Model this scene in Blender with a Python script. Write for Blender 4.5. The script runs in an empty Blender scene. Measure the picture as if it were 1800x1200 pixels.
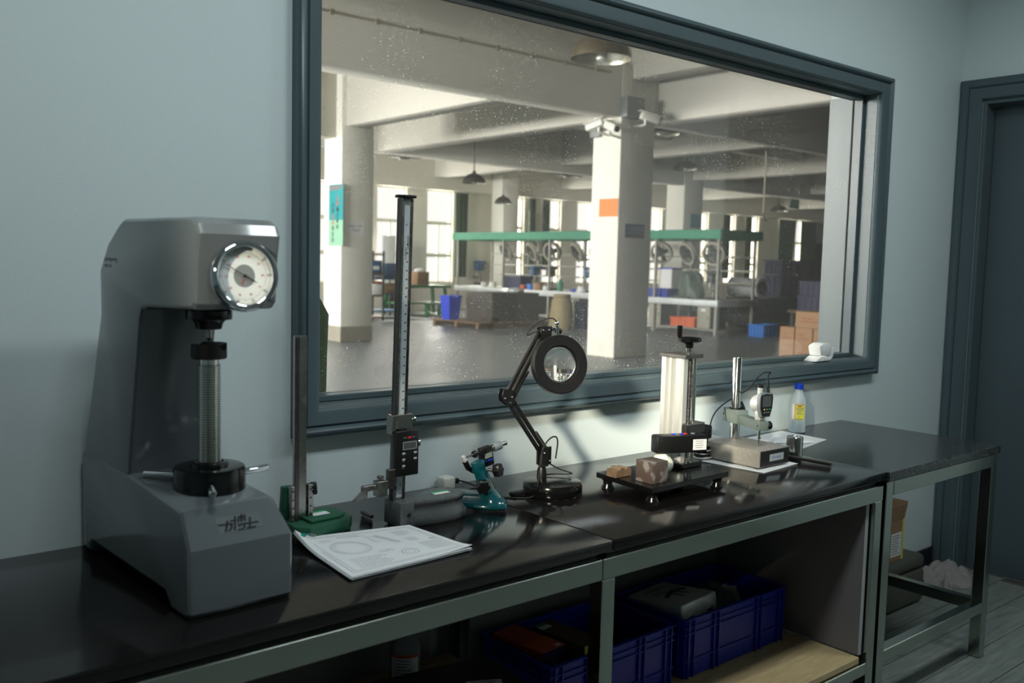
import bpy, bmesh, math, random
from mathutils import Vector, Matrix
random.seed(7)
SC = bpy.context.scene
COL = SC.collection

# ------------------------------------------------------------------ camera
CAM = Vector((0.0, -2.0657, 1.42097))
YAW, PIT, ROL, FPX = math.radians(40.1987), math.radians(-4.85323), math.radians(1.40875), 1643.572
_f = Vector((math.sin(YAW)*math.cos(PIT), math.cos(YAW)*math.cos(PIT), math.sin(PIT)))
_r0 = Vector((math.cos(YAW), -math.sin(YAW), 0)); _u0 = _r0.cross(_f)
_r = _r0*math.cos(ROL) + _u0*math.sin(ROL)
_u = -_r0*math.sin(ROL) + _u0*math.cos(ROL)
cam_data = bpy.data.cameras.new('camera')
cam_data.sensor_width = 36.0
cam_data.lens = FPX/1800*36.0
cam_data.clip_start = 0.02
cam_data.clip_end = 300
cam_data.dof.use_dof = True
cam_data.dof.focus_distance = 2.75
cam_data.dof.aperture_fstop = 4.0
cam = bpy.data.objects.new('camera', cam_data)
cam.matrix_world = Matrix(((_r.x, _u.x, -_f.x, CAM.x), (_r.y, _u.y, -_f.y, CAM.y), (_r.z, _u.z, -_f.z, CAM.z), (0, 0, 0, 1)))
COL.objects.link(cam)
SC.camera = cam

# ------------------------------------------------------------------ world, view
SC.view_settings.view_transform = 'Standard'
SC.view_settings.look = 'None'
SC.view_settings.gamma = 1.0
SC.view_settings.use_curve_mapping = False
SC.view_settings.exposure = 0.0
w = bpy.data.worlds.new('sky'); SC.world = w; w.use_nodes = True
bg = w.node_tree.nodes['Background']
bg.inputs[0].default_value = (1.0, 0.97, 0.90, 1); bg.inputs[1].default_value = 1.2
SC.cycles.use_denoising = True
SC.cycles.max_bounces = 8
SC.cycles.diffuse_bounces = 4
SC.cycles.glossy_bounces = 4
SC.cycles.transparent_max_bounces = 12
SC.cycles.caustics_reflective = False
SC.cycles.caustics_refractive = False
SC.cycles.sample_clamp_indirect = 4.0

def lamp(name, kind, loc, aim, energy, color, **kw):
    d = bpy.data.lights.new(name, kind); d.energy = energy; d.color = color
    for k, v in kw.items(): setattr(d, k, v)
    o = bpy.data.objects.new(name, d); COL.objects.link(o); o.location = loc
    o.rotation_euler = (Vector(aim) - Vector(loc)).to_track_quat('-Z', 'Y').to_euler()
    return o
# sun falling steeply through the far windows of the workshop
lamp('sun', 'SUN', (8, 40, 30), (8+8, 40-27, 10.5), 20.0, (1.0, 0.90, 0.72), angle=0.01)
# daylight standing outside the windows of the workshop
lamp('daylight_far_windows', 'AREA', (24.0, 20.9, 2.2), (24.0, 0, 1.4), 3600, (1.0, 0.965, 0.88), shape='RECTANGLE', size=30, size_y=3.2)
lamp('daylight_side_windows', 'AREA', (-5.6, 11.2, 3.05), (10, 11.2, 2.75), 5600, (1.0, 0.975, 0.91), shape='RECTANGLE', size=12, size_y=1.3)
# the laboratory's own ceiling panels
for i, (lx, ly, le) in enumerate(((0.55, -1.30, 16), (1.95, -1.30, 15), (3.35, -1.30, 13))):
    lamp('ceiling_panel_light', 'AREA', (lx, ly, 2.86), (lx, ly, 0), le, (0.88, 0.97, 1.0), shape='RECTANGLE', size=0.6, size_y=0.3)
# added warm spot lamp imitating low sun from the left; no window there
lamp('sunbeam_spot', 'SPOT', (-2.85, -2.62, 2.62), (2.10, -0.17, 0.98), 4300, (1.0, 0.92, 0.74), spot_size=math.radians(6.8), spot_blend=0.75, shadow_soft_size=0.24)

# ------------------------------------------------------------------ pixel helpers (1800 x 1200 frame)
def ray(px, py): return _r*((px-900)/FPX) - _u*((py-600)/FPX) + _f
def onz(px, py, z): d = ray(px, py); return CAM + d*((z-CAM.z)/d.z)
def ony(px, py, y): d = ray(px, py); return CAM + d*((y-CAM.y)/d.y)
def onx(px, py, x): d = ray(px, py); return CAM + d*((x-CAM.x)/d.x)
def onp(px, py, p, n): d = ray(px, py); n = Vector(n); return CAM + d*((Vector(p)-CAM).dot(n)/d.dot(n))

# ------------------------------------------------------------------ materials
MATS = {}
def srgb(c):
    return tuple((x/12.92 if x <= 0.04045 else ((x+0.055)/1.055)**2.4) for x in [v/255 for v in c])
def mat(name, rgb=(128,128,128), rough=0.5, metal=0.0, var=0.06, scale=12.0, bump=0.0, bscale=60.0, coat=0.0, stretch=(1,1,1), rvar=0.08, spec=0.5, emit=None, alpha=None):
    if name in MATS: return MATS[name]
    m = bpy.data.materials.new(name); m.use_nodes = True; MATS[name] = m
    nt = m.node_tree; N = nt.nodes; L = nt.links
    b = N['Principled BSDF']
    c = srgb(rgb)
    tc = N.new('ShaderNodeTexCoord'); mp = N.new('ShaderNodeMapping'); mp.inputs['Scale'].default_value = stretch
    L.new(tc.outputs['Object'], mp.inputs['Vector'])
    nz = N.new('ShaderNodeTexNoise'); nz.inputs['Scale'].default_value = scale; nz.inputs['Detail'].default_value = 4
    L.new(mp.outputs[0], nz.inputs['Vector'])
    mx = N.new('ShaderNodeMix'); mx.data_type = 'RGBA'
    mx.inputs[6].default_value = tuple(max(0, x*(1-var*2)) for x in c)+(1,)
    mx.inputs[7].default_value = tuple(min(1, x*(1+var*2)) for x in c)+(1,)
    L.new(nz.outputs[0], mx.inputs[0]); L.new(mx.outputs[2], b.inputs['Base Color'])
    mr = N.new('ShaderNodeMapRange'); mr.inputs[3].default_value = max(0.02, rough-rvar); mr.inputs[4].default_value = min(1, rough+rvar)
    L.new(nz.outputs[0], mr.inputs[0]); L.new(mr.outputs[0], b.inputs['Roughness'])
    b.inputs['Metallic'].default_value = metal
    b.inputs['Specular IOR Level'].default_value = spec
    b.inputs['Coat Weight'].default_value = coat
    b.inputs['Coat Roughness'].default_value = 0.08
    if bump:
        n2 = N.new('ShaderNodeTexNoise'); n2.inputs['Scale'].default_value = bscale; n2.inputs['Detail'].default_value = 3
        L.new(mp.outputs[0], n2.inputs['Vector'])
        bp = N.new('ShaderNodeBump'); bp.inputs['Strength'].default_value = bump; bp.inputs['Distance'].default_value = 0.004
        L.new(n2.outputs[0], bp.inputs['Height']); L.new(bp.outputs[0], b.inputs['Normal'])
    if emit:
        b.inputs['Emission Color'].default_value = srgb(emit[0])+(1,); b.inputs['Emission Strength'].default_value = emit[1]
    return m
def speckle(name, base, spot, scale, thr, rough, coat=0.0):
    m = bpy.data.materials.new(name); m.use_nodes = True; MATS[name] = m
    nt = m.node_tree; N = nt.nodes; L = nt.links; b = N['Principled BSDF']
    tc = N.new('ShaderNodeTexCoord'); nz = N.new('ShaderNodeTexNoise'); nz.inputs['Scale'].default_value = scale; nz.inputs['Detail'].default_value = 2
    L.new(tc.outputs['Object'], nz.inputs['Vector'])
    cr = N.new('ShaderNodeValToRGB'); cr.color_ramp.elements[0].position = thr; cr.color_ramp.elements[1].position = thr+0.1
    cr.color_ramp.elements[0].color = srgb(base)+(1,); cr.color_ramp.elements[1].color = srgb(spot)+(1,)
    L.new(nz.outputs[0], cr.inputs[0]); L.new(cr.outputs[0], b.inputs['Base Color'])
    b.inputs['Roughness'].default_value = rough; b.inputs['Coat Weight'].default_value = coat; b.inputs['Coat Roughness'].default_value = 0.06
    return m
def pane_glass(name, dust=0.0, tint=(1,1,1), refl=1.0):
    m = bpy.data.materials.new(name); m.use_nodes = True; MATS[name] = m
    nt = m.node_tree; N = nt.nodes; L = nt.links; N.clear()
    out = N.new('ShaderNodeOutputMaterial'); tr = N.new('ShaderNodeBsdfTransparent'); tr.inputs[0].default_value = tint+(1,)
    gl = N.new('ShaderNodeBsdfGlossy'); gl.inputs['Roughness'].default_value = 0.01
    fr = N.new('ShaderNodeFresnel'); fr.inputs[0].default_value = 1.45
    ge = N.new('ShaderNodeNewGeometry'); io = N.new('ShaderNodeMapRange'); io.inputs[3].default_value = 1.45; io.inputs[4].default_value = 1/1.45
    L.new(ge.outputs['Backfacing'], io.inputs[0]); L.new(io.outputs[0], fr.inputs[0])   # same fresnel on both faces of the sheet
    ml = N.new('ShaderNodeMath'); ml.operation = 'MULTIPLY'; ml.inputs[1].default_value = refl; L.new(fr.outputs[0], ml.inputs[0])
    mx = N.new('ShaderNodeMixShader'); L.new(ml.outputs[0], mx.inputs[0]); L.new(tr.outputs[0], mx.inputs[1]); L.new(gl.outputs[0], mx.inputs[2])
    last = mx
    if dust:
        d0 = N.new('ShaderNodeBsdfDiffuse'); d0.inputs[0].default_value = (0.8,0.79,0.74,1); d1 = N.new('ShaderNodeBsdfTranslucent'); d1.inputs[0].default_value = (0.9,0.89,0.84,1)
        df = N.new('ShaderNodeMixShader'); df.inputs[0].default_value = 0.65; L.new(d0.outputs[0], df.inputs[1]); L.new(d1.outputs[0], df.inputs[2])
        tc = N.new('ShaderNodeTexCoord')
        n1 = N.new('ShaderNodeTexNoise'); n1.inputs['Scale'].default_value = 230; n1.inputs['Detail'].default_value = 1
        n2 = N.new('ShaderNodeTexNoise'); n2.inputs['Scale'].default_value = 3.0; n2.inputs['Detail'].default_value = 3
        for n in (n1, n2): L.new(tc.outputs['Object'], n.inputs['Vector'])
        r1 = N.new('ShaderNodeMapRange'); r1.inputs[1].default_value = 0.70; r1.inputs[2].default_value = 0.75
        L.new(n1.outputs[0], r1.inputs[0])
        r2 = N.new('ShaderNodeMapRange'); r2.inputs[1].default_value = 0.40; r2.inputs[2].default_value = 0.70; r2.inputs[4].default_value = 0.9
        L.new(n2.outputs[0], r2.inputs[0])
        mm = N.new('ShaderNodeMath'); mm.operation = 'MULTIPLY'; L.new(r1.outputs[0], mm.inputs[0]); L.new(r2.outputs[0], mm.inputs[1])
        ad = N.new('ShaderNodeMath'); ad.operation = 'ADD'; ad.use_clamp = True; L.new(mm.outputs[0], ad.inputs[0]); ad.inputs[1].default_value = dust
        m2 = N.new('ShaderNodeMixShader'); L.new(ad.outputs[0], m2.inputs[0]); L.new(mx.outputs[0], m2.inputs[1]); L.new(df.outputs[0], m2.inputs[2])
        last = m2
    L.new(last.outputs[0], out.inputs[0])
    return m
def planks(name, c1, c2, rough, sx, sy):
    m = bpy.data.materials.new(name); m.use_nodes = True; MATS[name] = m
    nt = m.node_tree; N = nt.nodes; L = nt.links; b = N['Principled BSDF']
    tc = N.new('ShaderNodeTexCoord'); mp = N.new('ShaderNodeMapping'); mp.inputs['Scale'].default_value = (sx, sy, 1)
    oi = N.new('ShaderNodeObjectInfo'); ad = N.new('ShaderNodeVectorMath'); ad.operation = 'ADD'
    L.new(tc.outputs['Object'], ad.inputs[0]); L.new(oi.outputs['Random'], ad.inputs[1]); L.new(ad.outputs[0], mp.inputs[0])
    nz = N.new('ShaderNodeTexNoise'); nz.inputs['Scale'].default_value = 6; nz.inputs['Detail'].default_value = 6; nz.inputs['Roughness'].default_value = 0.65
    L.new(mp.outputs[0], nz.inputs['Vector'])
    cr = N.new('ShaderNodeValToRGB'); cr.color_ramp.elements[0].position = 0.3; cr.color_ramp.elements[1].position = 0.72
    cr.color_ramp.elements[0].color = srgb(c1)+(1,); cr.color_ramp.elements[1].color = srgb(c2)+(1,)
    L.new(nz.outputs[0], cr.inputs[0]); L.new(cr.outputs[0], b.inputs['Base Color']); b.inputs['Roughness'].default_value = rough
    return m

mat('lab_wall', (214,226,226), 0.75, var=0.02, scale=1.5, bump=0.08, bscale=240)
mat('lab_ceiling', (225,228,228), 0.8)
mat('trim_paint', (80,96,101), 0.34, var=0.04, scale=4, rvar=0.04)
mat('door_paint', (78,92,98), 0.5, var=0.04, scale=3)
mat('jamb_paint', (98,112,115), 0.38, var=0.03, scale=4, stretch=(6,6,0.4), rvar=0.03)
mat('worktop_black', (20,18,18), 0.12, var=0.10, scale=5, rvar=0.05, spec=0.5)
mat('steel', (172,178,170), 0.17, metal=1.0, var=0.05, scale=3, rvar=0.07)
mat('steel_bright', (215,216,212), 0.14, metal=1.0, var=0.03, rvar=0.05)
mat('steel_worn', (168,165,160), 0.27, metal=1.0, var=0.12, scale=40)
mat('steel_dark', (110,106,102), 0.35, metal=1.0, var=0.12, scale=40)
mat('chrome', (225,228,232), 0.05, metal=1.0, var=0.01, rvar=0.02)
mat('aluminium', (222,222,216), 0.32, metal=0.65, var=0.02, scale=8)
mat('tester_paint', (100,106,109), 0.20, var=0.01, scale=3, rvar=0.02, coat=0.4)
mat('black_gloss', (14,14,14), 0.15, var=0.1)
mat('black_matte', (14,14,15), 0.5, var=0.1)
mat('black_plastic', (16,16,17), 0.38, var=0.08)
mat('rubber', (18,18,18), 0.7)
mat('dial_face', (226,230,226), 0.55, var=0.01)
mat('dial_grey', (128,132,132), 0.5, var=0.02)
mat('ink_black', (16,16,20), 0.6, var=0.02)
mat('ink_red', (196,48,44), 0.6, var=0.02)
mat('ink_blue', (56,110,190), 0.6, var=0.02)
mat('ink_line', (84,86,90), 0.7, var=0.02)
mat('ink_grey', (120,122,124), 0.7, var=0.02)
mat('paper', (228,230,230), 0.75, var=0.01)
mat('paper_warm', (232,228,216), 0.75, var=0.02)
mat('label_silver', (176,184,186), 0.4, var=0.02)
mat('sticker_green', (34,160,92), 0.5, var=0.02)
mat('clip_teal', (0,150,140), 0.4, var=0.03)
mat('green_cast', (30,86,62), 0.5, var=0.14, scale=25, bump=0.1)
mat('dark_green', (28,58,48), 0.45, var=0.15, scale=20)
mat('iron_grey', (84,88,88), 0.28, var=0.04, scale=60, bump=0.15, bscale=400)
mat('teal_enamel', (10,76,84), 0.16, var=0.08, scale=15, coat=0.6)
mat('grey_plastic', (120,128,130), 0.45)
mat('lcd', (128,138,128), 0.25, var=0.01)
mat('lcd_dark', (74,80,80), 0.2, var=0.01)
mat('blue_button', (30,70,220), 0.4)
mat('red_button', (214,40,40), 0.4)
mat('white_plastic', (222,222,214), 0.4, var=0.02)
mat('silver_paint', (206,208,206), 0.35, metal=0.2, var=0.02)
mat('grey_green_paint', (118,130,126), 0.34, var=0.06, scale=20)
mat('granite_block', (150,146,138), 0.55, var=0.16, scale=120, bump=0.15, bscale=200)  # dark granite lightened to grey, putting its lit side into the colour
mat('brass_block', (136,112,88), 0.45, metal=0.5, var=0.25, scale=40)
mat('ivory', (232,232,206), 0.5, var=0.03)
mat('bottle_plastic', (184,196,200), 0.35, var=0.01)
mat('cap_blue', (10,66,196), 0.4)
mat('label_yellow', (226,220,84), 0.55, var=0.03)
mat('foam', (246,246,242), 0.85, var=0.02, bump=0.25, bscale=90)
mat('crate_blue', (12,34,150), 0.38, var=0.08, scale=8)
mat('crate_blue_bright', (20,56,190), 0.4, var=0.08, scale=8)
mat('box_red', (176,66,40), 0.5, var=0.05)
mat('box_orange', (196,86,30), 0.5, var=0.05)
mat('box_brown', (86,68,50), 0.6, var=0.08)
mat('case_aluminium', (204,206,200), 0.4, metal=0.3, var=0.04)
mat('melamine_grey', (120,116,118), 0.55, var=0.03)
mat('melamine_edge', (186,190,188), 0.5, var=0.02)
planks('shelf_wood', (176,152,108), (206,184,140), 0.55, 1.5, 14)
planks('floor_plank', (104,112,107), (142,149,142), 0.40, 1.2, 9)
mat('floor_gap', (70,74,72), 0.8)
mat('cardboard', (156,122,92), 0.85, var=0.06, scale=18)
mat('cardboard_dark', (128,100,70), 0.85, var=0.06, scale=18)
mat('olive_case', (84,84,74), 0.6, var=0.06)
mat('cloth_grey', (150,146,142), 0.95, var=0.12, scale=30, bump=0.4, bscale=300)
speckle('granite_dark', (38,41,41), (112,116,114), 260, 0.56, 0.16)
speckle('granite_base', (26,26,28), (120,116,112), 90, 0.62, 0.3)
speckle('rusty_block', (78,66,60), (122,118,114), 30, 0.50, 0.45)
pane_glass('window_glass', dust=0.02)
pane_glass('clear_pane', dust=0.0)
mat('clear_film', (200,206,206), 0.2, var=0.02)
MATS['clear_film'].node_tree.nodes['Principled BSDF'].inputs['Transmission Weight'].default_value = 0.75
mat('lens_glass', (250,252,252), 0.02, var=0.0, rvar=0.0)
MATS['lens_glass'].node_tree.nodes['Principled BSDF'].inputs['Transmission Weight'].default_value = 1.0
MATS['lens_glass'].node_tree.nodes['Principled BSDF'].inputs['IOR'].default_value = 1.5
# workshop
mat('shop_wall_near', (84,86,86), 0.85)
mat('shop_wall', (214,211,198), 0.85, var=0.03, scale=2)
mat('shop_ceiling', (204,202,192), 0.9, var=0.03, scale=1)
mat('column_paint', (222,222,212), 0.8, var=0.04, scale=4)
mat('column_foot', (142,138,126), 0.7, var=0.08, scale=6)
mat('shop_floor', (112,118,122), 0.44, var=0.16, scale=0.7, rvar=0.12)
mat('window_white', (226,224,208), 0.6)
mat('curtain_green', (44,60,40), 0.9, var=0.2, scale=8, stretch=(6,6,0.3))
mat('leaf_green', (40,66,30), 0.7, var=0.4, scale=26, stretch=(4,4,0.4))
mat('canopy_green', (20,130,98), 0.5, var=0.05)
mat('bench_top', (196,202,204), 0.45, metal=0.2, var=0.14, scale=4)
mat('post_grey', (150,148,140), 0.5, metal=0.3, var=0.05)
mat('cabinet_grey', (160,158,144), 0.6, var=0.05)
mat('cabinet_dark', (62,58,54), 0.7, var=0.1)
mat('machine_dark', (38,42,42), 0.5, var=0.2, scale=12)
mat('machine_blue', (30,78,120), 0.5, var=0.1)
mat('tarp_green', (74,92,82), 0.5, var=0.2, scale=10, bump=0.5, bscale=20)
mat('orange_plastic', (224,96,36), 0.5, var=0.06)
mat('bright_blue_plastic', (0,106,196), 0.45, var=0.05)
mat('notice_orange', (214,132,72), 0.8, var=0.04)
mat('sign_blue', (34,58,120), 0.5, var=0.03)
mat('poster_teal', (0,134,142), 0.6, var=0.03)
mat('poster_mint', (128,176,150), 0.6, var=0.03)
mat('enamel_lamp', (96,88,70), 0.45, metal=0.5, var=0.2, scale=9)
mat('lamp_inside', (206,204,190), 0.25, metal=0.8, var=0.05)
mat('lamp_dark', (58,58,52), 0.5, metal=0.3, var=0.1)
mat('bulb', (236,236,226), 0.2)
mat('table_green', (20,110,54), 0.45, var=0.1)
mat('sack_yellow', (150,138,104), 0.9, var=0.12, scale=8)
mat('pallet_wood', (112,88,66), 0.85, var=0.15, scale=9)
mat('navy_plastic', (14,22,66), 0.45, var=0.1)
mat('door_brown', (62,50,42), 0.6, var=0.06)
mat('carton_print', (146,96,78), 0.8)
mat('skin_red', (170,40,40), 0.5)
mat('pipe_grey', (168,160,140), 0.5, var=0.03)

# ------------------------------------------------------------------ mesh helpers
def B(): return bmesh.new()
def box(bm, x0, x1, y0, y1, z0, z1, bev=0.0, seg=2):
    b = bmesh.new()
    vs = [b.verts.new((x, y, z)) for x in (x0, x1) for y in (y0, y1) for z in (z0, z1)]
    for f in ((0,1,3,2), (4,6,7,5), (0,4,5,1), (2,3,7,6), (0,2,6,4), (1,5,7,3)): b.faces.new([vs[i] for i in f])
    bmesh.ops.recalc_face_normals(b, faces=b.faces)
    if bev: bmesh.ops.bevel(b, geom=list(b.edges), offset=bev, segments=seg, profile=0.5, affect='EDGES')
    return merge(bm, b)
def merge(bm, b, M=None):
    if M is not None: bmesh.ops.transform(b, matrix=M, verts=b.verts)
    mp = {}
    for v in b.verts: mp[v] = bm.verts.new(v.co)
    for f in b.faces:
        try: bm.faces.new([mp[v] for v in f.verts])
        except ValueError: pass
    b.free(); return bm
def frame_of(d):
    d = Vector(d).normalized(); a = Vector((0,0,1)) if abs(d.z) < 0.9 else Vector((1,0,0))
    u = a.cross(d).normalized(); return u, d.cross(u)
def rings(bm, rr, cap=True, closed=True):
    prev = None; first = None
    for ring in rr:
        vs = [bm.verts.new(p) for p in ring]
        if prev:
            n = len(vs)
            for i in range(n if closed else n-1): bm.faces.new((prev[i], prev[(i+1) % n], vs[(i+1) % n], vs[i]))
        else: first = vs
        prev = vs
    if cap:
        if len(first) > 2: bm.faces.new(list(reversed(first)))
        bm.faces.new(prev)
    return bm
def cyl(bm, p0, p1, r0, r1=None, seg=20):
    p0, p1 = Vector(p0), Vector(p1); r1 = r0 if r1 is None else r1; u, v = frame_of(p1-p0)
    return rings(bm, [[p + (u*math.cos(2*math.pi*i/seg)+v*math.sin(2*math.pi*i/seg))*r for i in range(seg)] for p, r in ((p0, r0), (p1, r1))])
def lathe(bm, prof, c=(0,0,0), axis=(0,0,1), seg=28, cap=True):
    c = Vector(c); ax = Vector(axis).normalized(); u, v = frame_of(ax)
    return rings(bm, [[c + ax*z + (u*math.cos(2*math.pi*i/seg)+v*math.sin(2*math.pi*i/seg))*max(r, 1e-5) for i in range(seg)] for r, z in prof], cap)
def tube(bm, pts, r, seg=8, smooth=0):
    pts = [Vector(p) for p in pts]
    for _ in range(smooth):
        q = [pts[0]]
        for a, b in zip(pts, pts[1:]): q += [a*0.75+b*0.25, a*0.25+b*0.75]
        pts = q + [pts[-1]]
    rr = []; u = None
    for i, p in enumerate(pts):
        d = (pts[min(i+1, len(pts)-1)] - pts[max(i-1, 0)])
        if d.length < 1e-9: continue
        d.normalize()
        if u is None: u, v = frame_of(d)
        else:
            u = (u - d*u.dot(d)); u.normalize(); v = d.cross(u)
        rr.append([p + (u*math.cos(2*math.pi*k/seg)+v*math.sin(2*math.pi*k/seg))*r for k in range(seg)])
    return rings(bm, rr)
def prism(bm, poly, a0, a1, plane='yz', bev=0.0, seg=2, sel=None):
    """extrude polygon (u,v) of the plane along the third axis a0..a1"""
    b = bmesh.new()
    def co(u, v, a): return {'yz': (a, u, v), 'xz': (u, a, v), 'xy': (u, v, a)}[plane]
    A = [b.verts.new(co(u, v, a0)) for u, v in poly]; C = [b.verts.new(co(u, v, a1)) for u, v in poly]
    n = len(poly)
    b.faces.new(A); b.faces.new(list(reversed(C)))
    for i in range(n): b.faces.new((A[i], C[i], C[(i+1) % n], A[(i+1) % n]))
    bmesh.ops.recalc_face_normals(b, faces=b.faces)
    if bev:
        ed = list(b.edges) if sel is None else [e for e in b.edges if sel(e)]
        bmesh.ops.bevel(b, geom=ed, offset=bev, segments=seg, profile=0.5, affect='EDGES')
    return merge(bm, b)
def obox(bm, c, ax, ay, az, sx, sy, sz, bev=0.0):
    """box centred at c with axes ax, ay, az and full sizes"""
    b = bmesh.new(); box(b, -sx/2, sx/2, -sy/2, sy/2, -sz/2, sz/2, bev)
    ax, ay, az = Vector(ax).normalized(), Vector(ay).normalized(), Vector(az).normalized(); c = Vector(c)
    M = Matrix(((ax.x, ay.x, az.x, c.x), (ax.y, ay.y, az.y, c.y), (ax.z, ay.z, az.z, c.z), (0,0,0,1)))
    return merge(bm, b, M)
def bar(bm, p0, p1, w, h, up=(0,0,1), bev=0.0):
    p0, p1 = Vector(p0), Vector(p1); d = (p1-p0); n = d.normalized(); s = Vector(up).cross(n)
    if s.length < 1e-4: s = Vector((1,0,0)).cross(n)
    s.normalize(); t = n.cross(s)
    return obox(bm, (p0+p1)/2, n, s, t, d.length, w, h, bev)
def ball(bm, c, r, seg=16, sz=1.0):
    n = seg//2
    return lathe(bm, [(r*math.sin(math.pi*i/n), -r*math.cos(math.pi*i/n)*sz) for i in range(n+1)], c, seg=seg)
def poly(bm, pts):
    bm.faces.new([bm.verts.new(p) for p in pts]); return bm
def star(bm, c, axis, r, h, lobes=7, depth=0.14, seg=42):
    c = Vector(c); ax = Vector(axis).normalized(); u, v = frame_of(ax)
    def ring(z, k): return [c+ax*z+(u*math.cos(t)+v*math.sin(t))*r*k*(1+depth*math.cos(lobes*t)) for t in [2*math.pi*i/seg for i in range(seg)]]
    return rings(bm, [ring(0, 0.9), ring(h*0.12, 1), ring(h*0.85, 1), ring(h, 0.86)])

def obj(name, bm, m, parent=None, ang=35, flat=False):
    bmesh.ops.recalc_face_normals(bm, faces=bm.faces)
    me = bpy.data.meshes.new(name); bm.to_mesh(me); bm.free()
    if not flat:
        me.polygons.foreach_set('use_smooth', [True]*len(me.polygons))
        me.set_sharp_from_angle(angle=math.radians(ang))
    me.materials.append(MATS[m] if isinstance(m, str) else m)
    o = bpy.data.objects.new(name, me); COL.objects.link(o)
    if parent is not None:
        o.parent = parent
    return o
def tag(o, label, cat, group=None):
    o['label'] = label; o['category'] = cat
    if group: o['group'] = group
    return o
def thing(name, label, cat, loc=(0,0,0), rz=0.0, group=None):
    o = bpy.data.objects.new(name, None); COL.objects.link(o)
    o.empty_display_size = 0.05; o.location = loc; o.rotation_euler = (0, 0, rz)
    return tag(o, label, cat, group)
def struct(name, bm, m, parent=None, label=None, **kw):
    o = obj(name, bm, m, parent, **kw)
    if parent is None: o['kind'] = 'structure'
    if label: o['label'] = label
    return o
def dup(root, loc=None, rz=None, label=None, parent=None):
    c = root.copy(); COL.objects.link(c)
    if parent is not None: c.parent = parent
    if loc is not None: c.location = loc
    if rz is not None: c.rotation_euler = (0, 0, rz)
    if label: c['label'] = label
    for ch in [o for o in COL.objects if o.parent == root]: dup(ch, parent=c)
    return c
def share(name, me_obj, parent, loc, rz=0.0):
    o = me_obj.copy(); o.name = name; COL.objects.link(o); o.parent = parent; o.location = loc; o.rotation_euler = (0, 0, rz); return o
def text_bm(s, size, M, bold=0.0, align='CENTER'):
    cu = bpy.data.curves.new('lettering', 'FONT'); cu.body = s; cu.size = size; cu.align_x = align; cu.align_y = 'CENTER'; cu.offset = bold
    cu.resolution_u = 2
    o = bpy.data.objects.new('lettering', cu); COL.objects.link(o)
    dg = bpy.context.evaluated_depsgraph_get(); dg.update()
    me = bpy.data.meshes.new_from_object(o.evaluated_get(dg))
    b = bmesh.new(); b.from_mesh(me); bpy.data.objects.remove(o); bpy.data.curves.remove(cu); bpy.data.meshes.remove(me)
    bmesh.ops.transform(b, matrix=M, verts=b.verts)
    return b
def plane_M(c, right, up):
    r = Vector(right).normalized(); n = r.cross(Vector(up)).normalized(); u = n.cross(r); c = Vector(c)
    return Matrix(((r.x, u.x, n.x, c.x), (r.y, u.y, n.y, c.y), (r.z, u.z, n.z, c.z), (0,0,0,1)))

# ================================================================== the laboratory room
RX, LX, BY, CZ = 4.46, -3.00, -6.00, 2.90       # right wall, left wall, back wall, ceiling
WX0, WX1, WZ0, WZ1 = 1.115, 3.715, 1.048, 2.158  # window opening
WT = 0.22
fl = struct('floor', box(B(), LX, RX+0.15, BY, 0.0, -0.06, -0.004), 'floor_gap')
pl = box(B(), 0, 1.196, 0, 0.146, -0.004, 0.0, 0.0)
me_plank = obj('plank', pl, 'floor_plank', fl, flat=True); first = True
for j in range(40):
    y = -0.15*(j+1)
    x = LX - random.choice((0, 0.3, 0.6, 0.9))
    while x < RX:
        if x + 1.2 > LX:
            if first: me_plank.location = (x, y, 0); first = False
            else: share('plank', me_plank, fl, (x, y, 0))
        x += 1.2
b = B()
box(b, LX-0.1, WX0, 0, WT, 0, CZ); box(b, WX1, RX+0.15, 0, WT, 0, CZ)
box(b, WX0, WX1, 0, WT, 0, WZ0); box(b, WX0, WX1, 0, 0.113, WZ1, CZ); box(b, WX0, WX1, 0.113, WT, WZ1+0.055, CZ)
struct('wall_front', b, 'lab_wall', flat=True)
b = B()                                         # right wall with the door opening
DY0, DY1, DZ = -0.100, -1.02, 2.215
box(b, RX, RX+0.15, DY0, 0, 0, CZ); box(b, RX, RX+0.15, DY1, DY0, DZ, CZ); box(b, RX, RX+0.15, BY, DY1, 0, CZ)
struct('wall_right', b, 'lab_wall', flat=True)
struct('wall_left', box(B(), LX-0.1, LX, BY, 0, 0, CZ), 'lab_wall', flat=True)
struct('wall_back', box(B(), LX-0.1, RX+0.15, BY-0.1, BY, 0, CZ), 'lab_wall', flat=True)
struct('ceiling', box(B(), LX-0.1, RX+0.15, BY-0.1, WT, CZ, CZ+0.1), 'lab_ceiling', flat=True)
struct('baseboard_front', box(B(), LX, RX-0.004, -0.012, -0.0005, 0.0, 0.10, 0.002), 'granite_base')

def sweep_frame(bm, a0, a1, b0, b1, prof, place, sides='LTRB'):
    """mitred frame: prof = (outward offset, projection) points, place(a,b,proj)->xyz"""
    corners = [(a0, b0, -1, -1), (a0, b1, -1, 1), (a1, b1, 1, 1), (a1, b0, 1, -1)]
    R = [[bm.verts.new(place(a+sa*o, bb+sb*o, p)) for o, p in prof] for a, bb, sa, sb in corners]
    names = 'LTRB'
    for i in range(4):
        if names[i] not in sides: continue
        P, Q = R[i], R[(i+1) % 4]
        for k in range(len(prof)-1): bm.faces.new((P[k], Q[k], Q[k+1], P[k+1]))
    return bm
cas = [(0.0, 0.0), (0.0, 0.014), (0.006, 0.021), (0.014, 0.023), (0.034, 0.026), (0.046, 0.028), (0.049, 0.022), (0.053, 0.022), (0.056, 0.032), (0.064, 0.037), (0.074, 0.035), (0.082, 0.026), (0.085, 0.0)]
prof = [(o*0.82, p) for o, p in cas]
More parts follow.
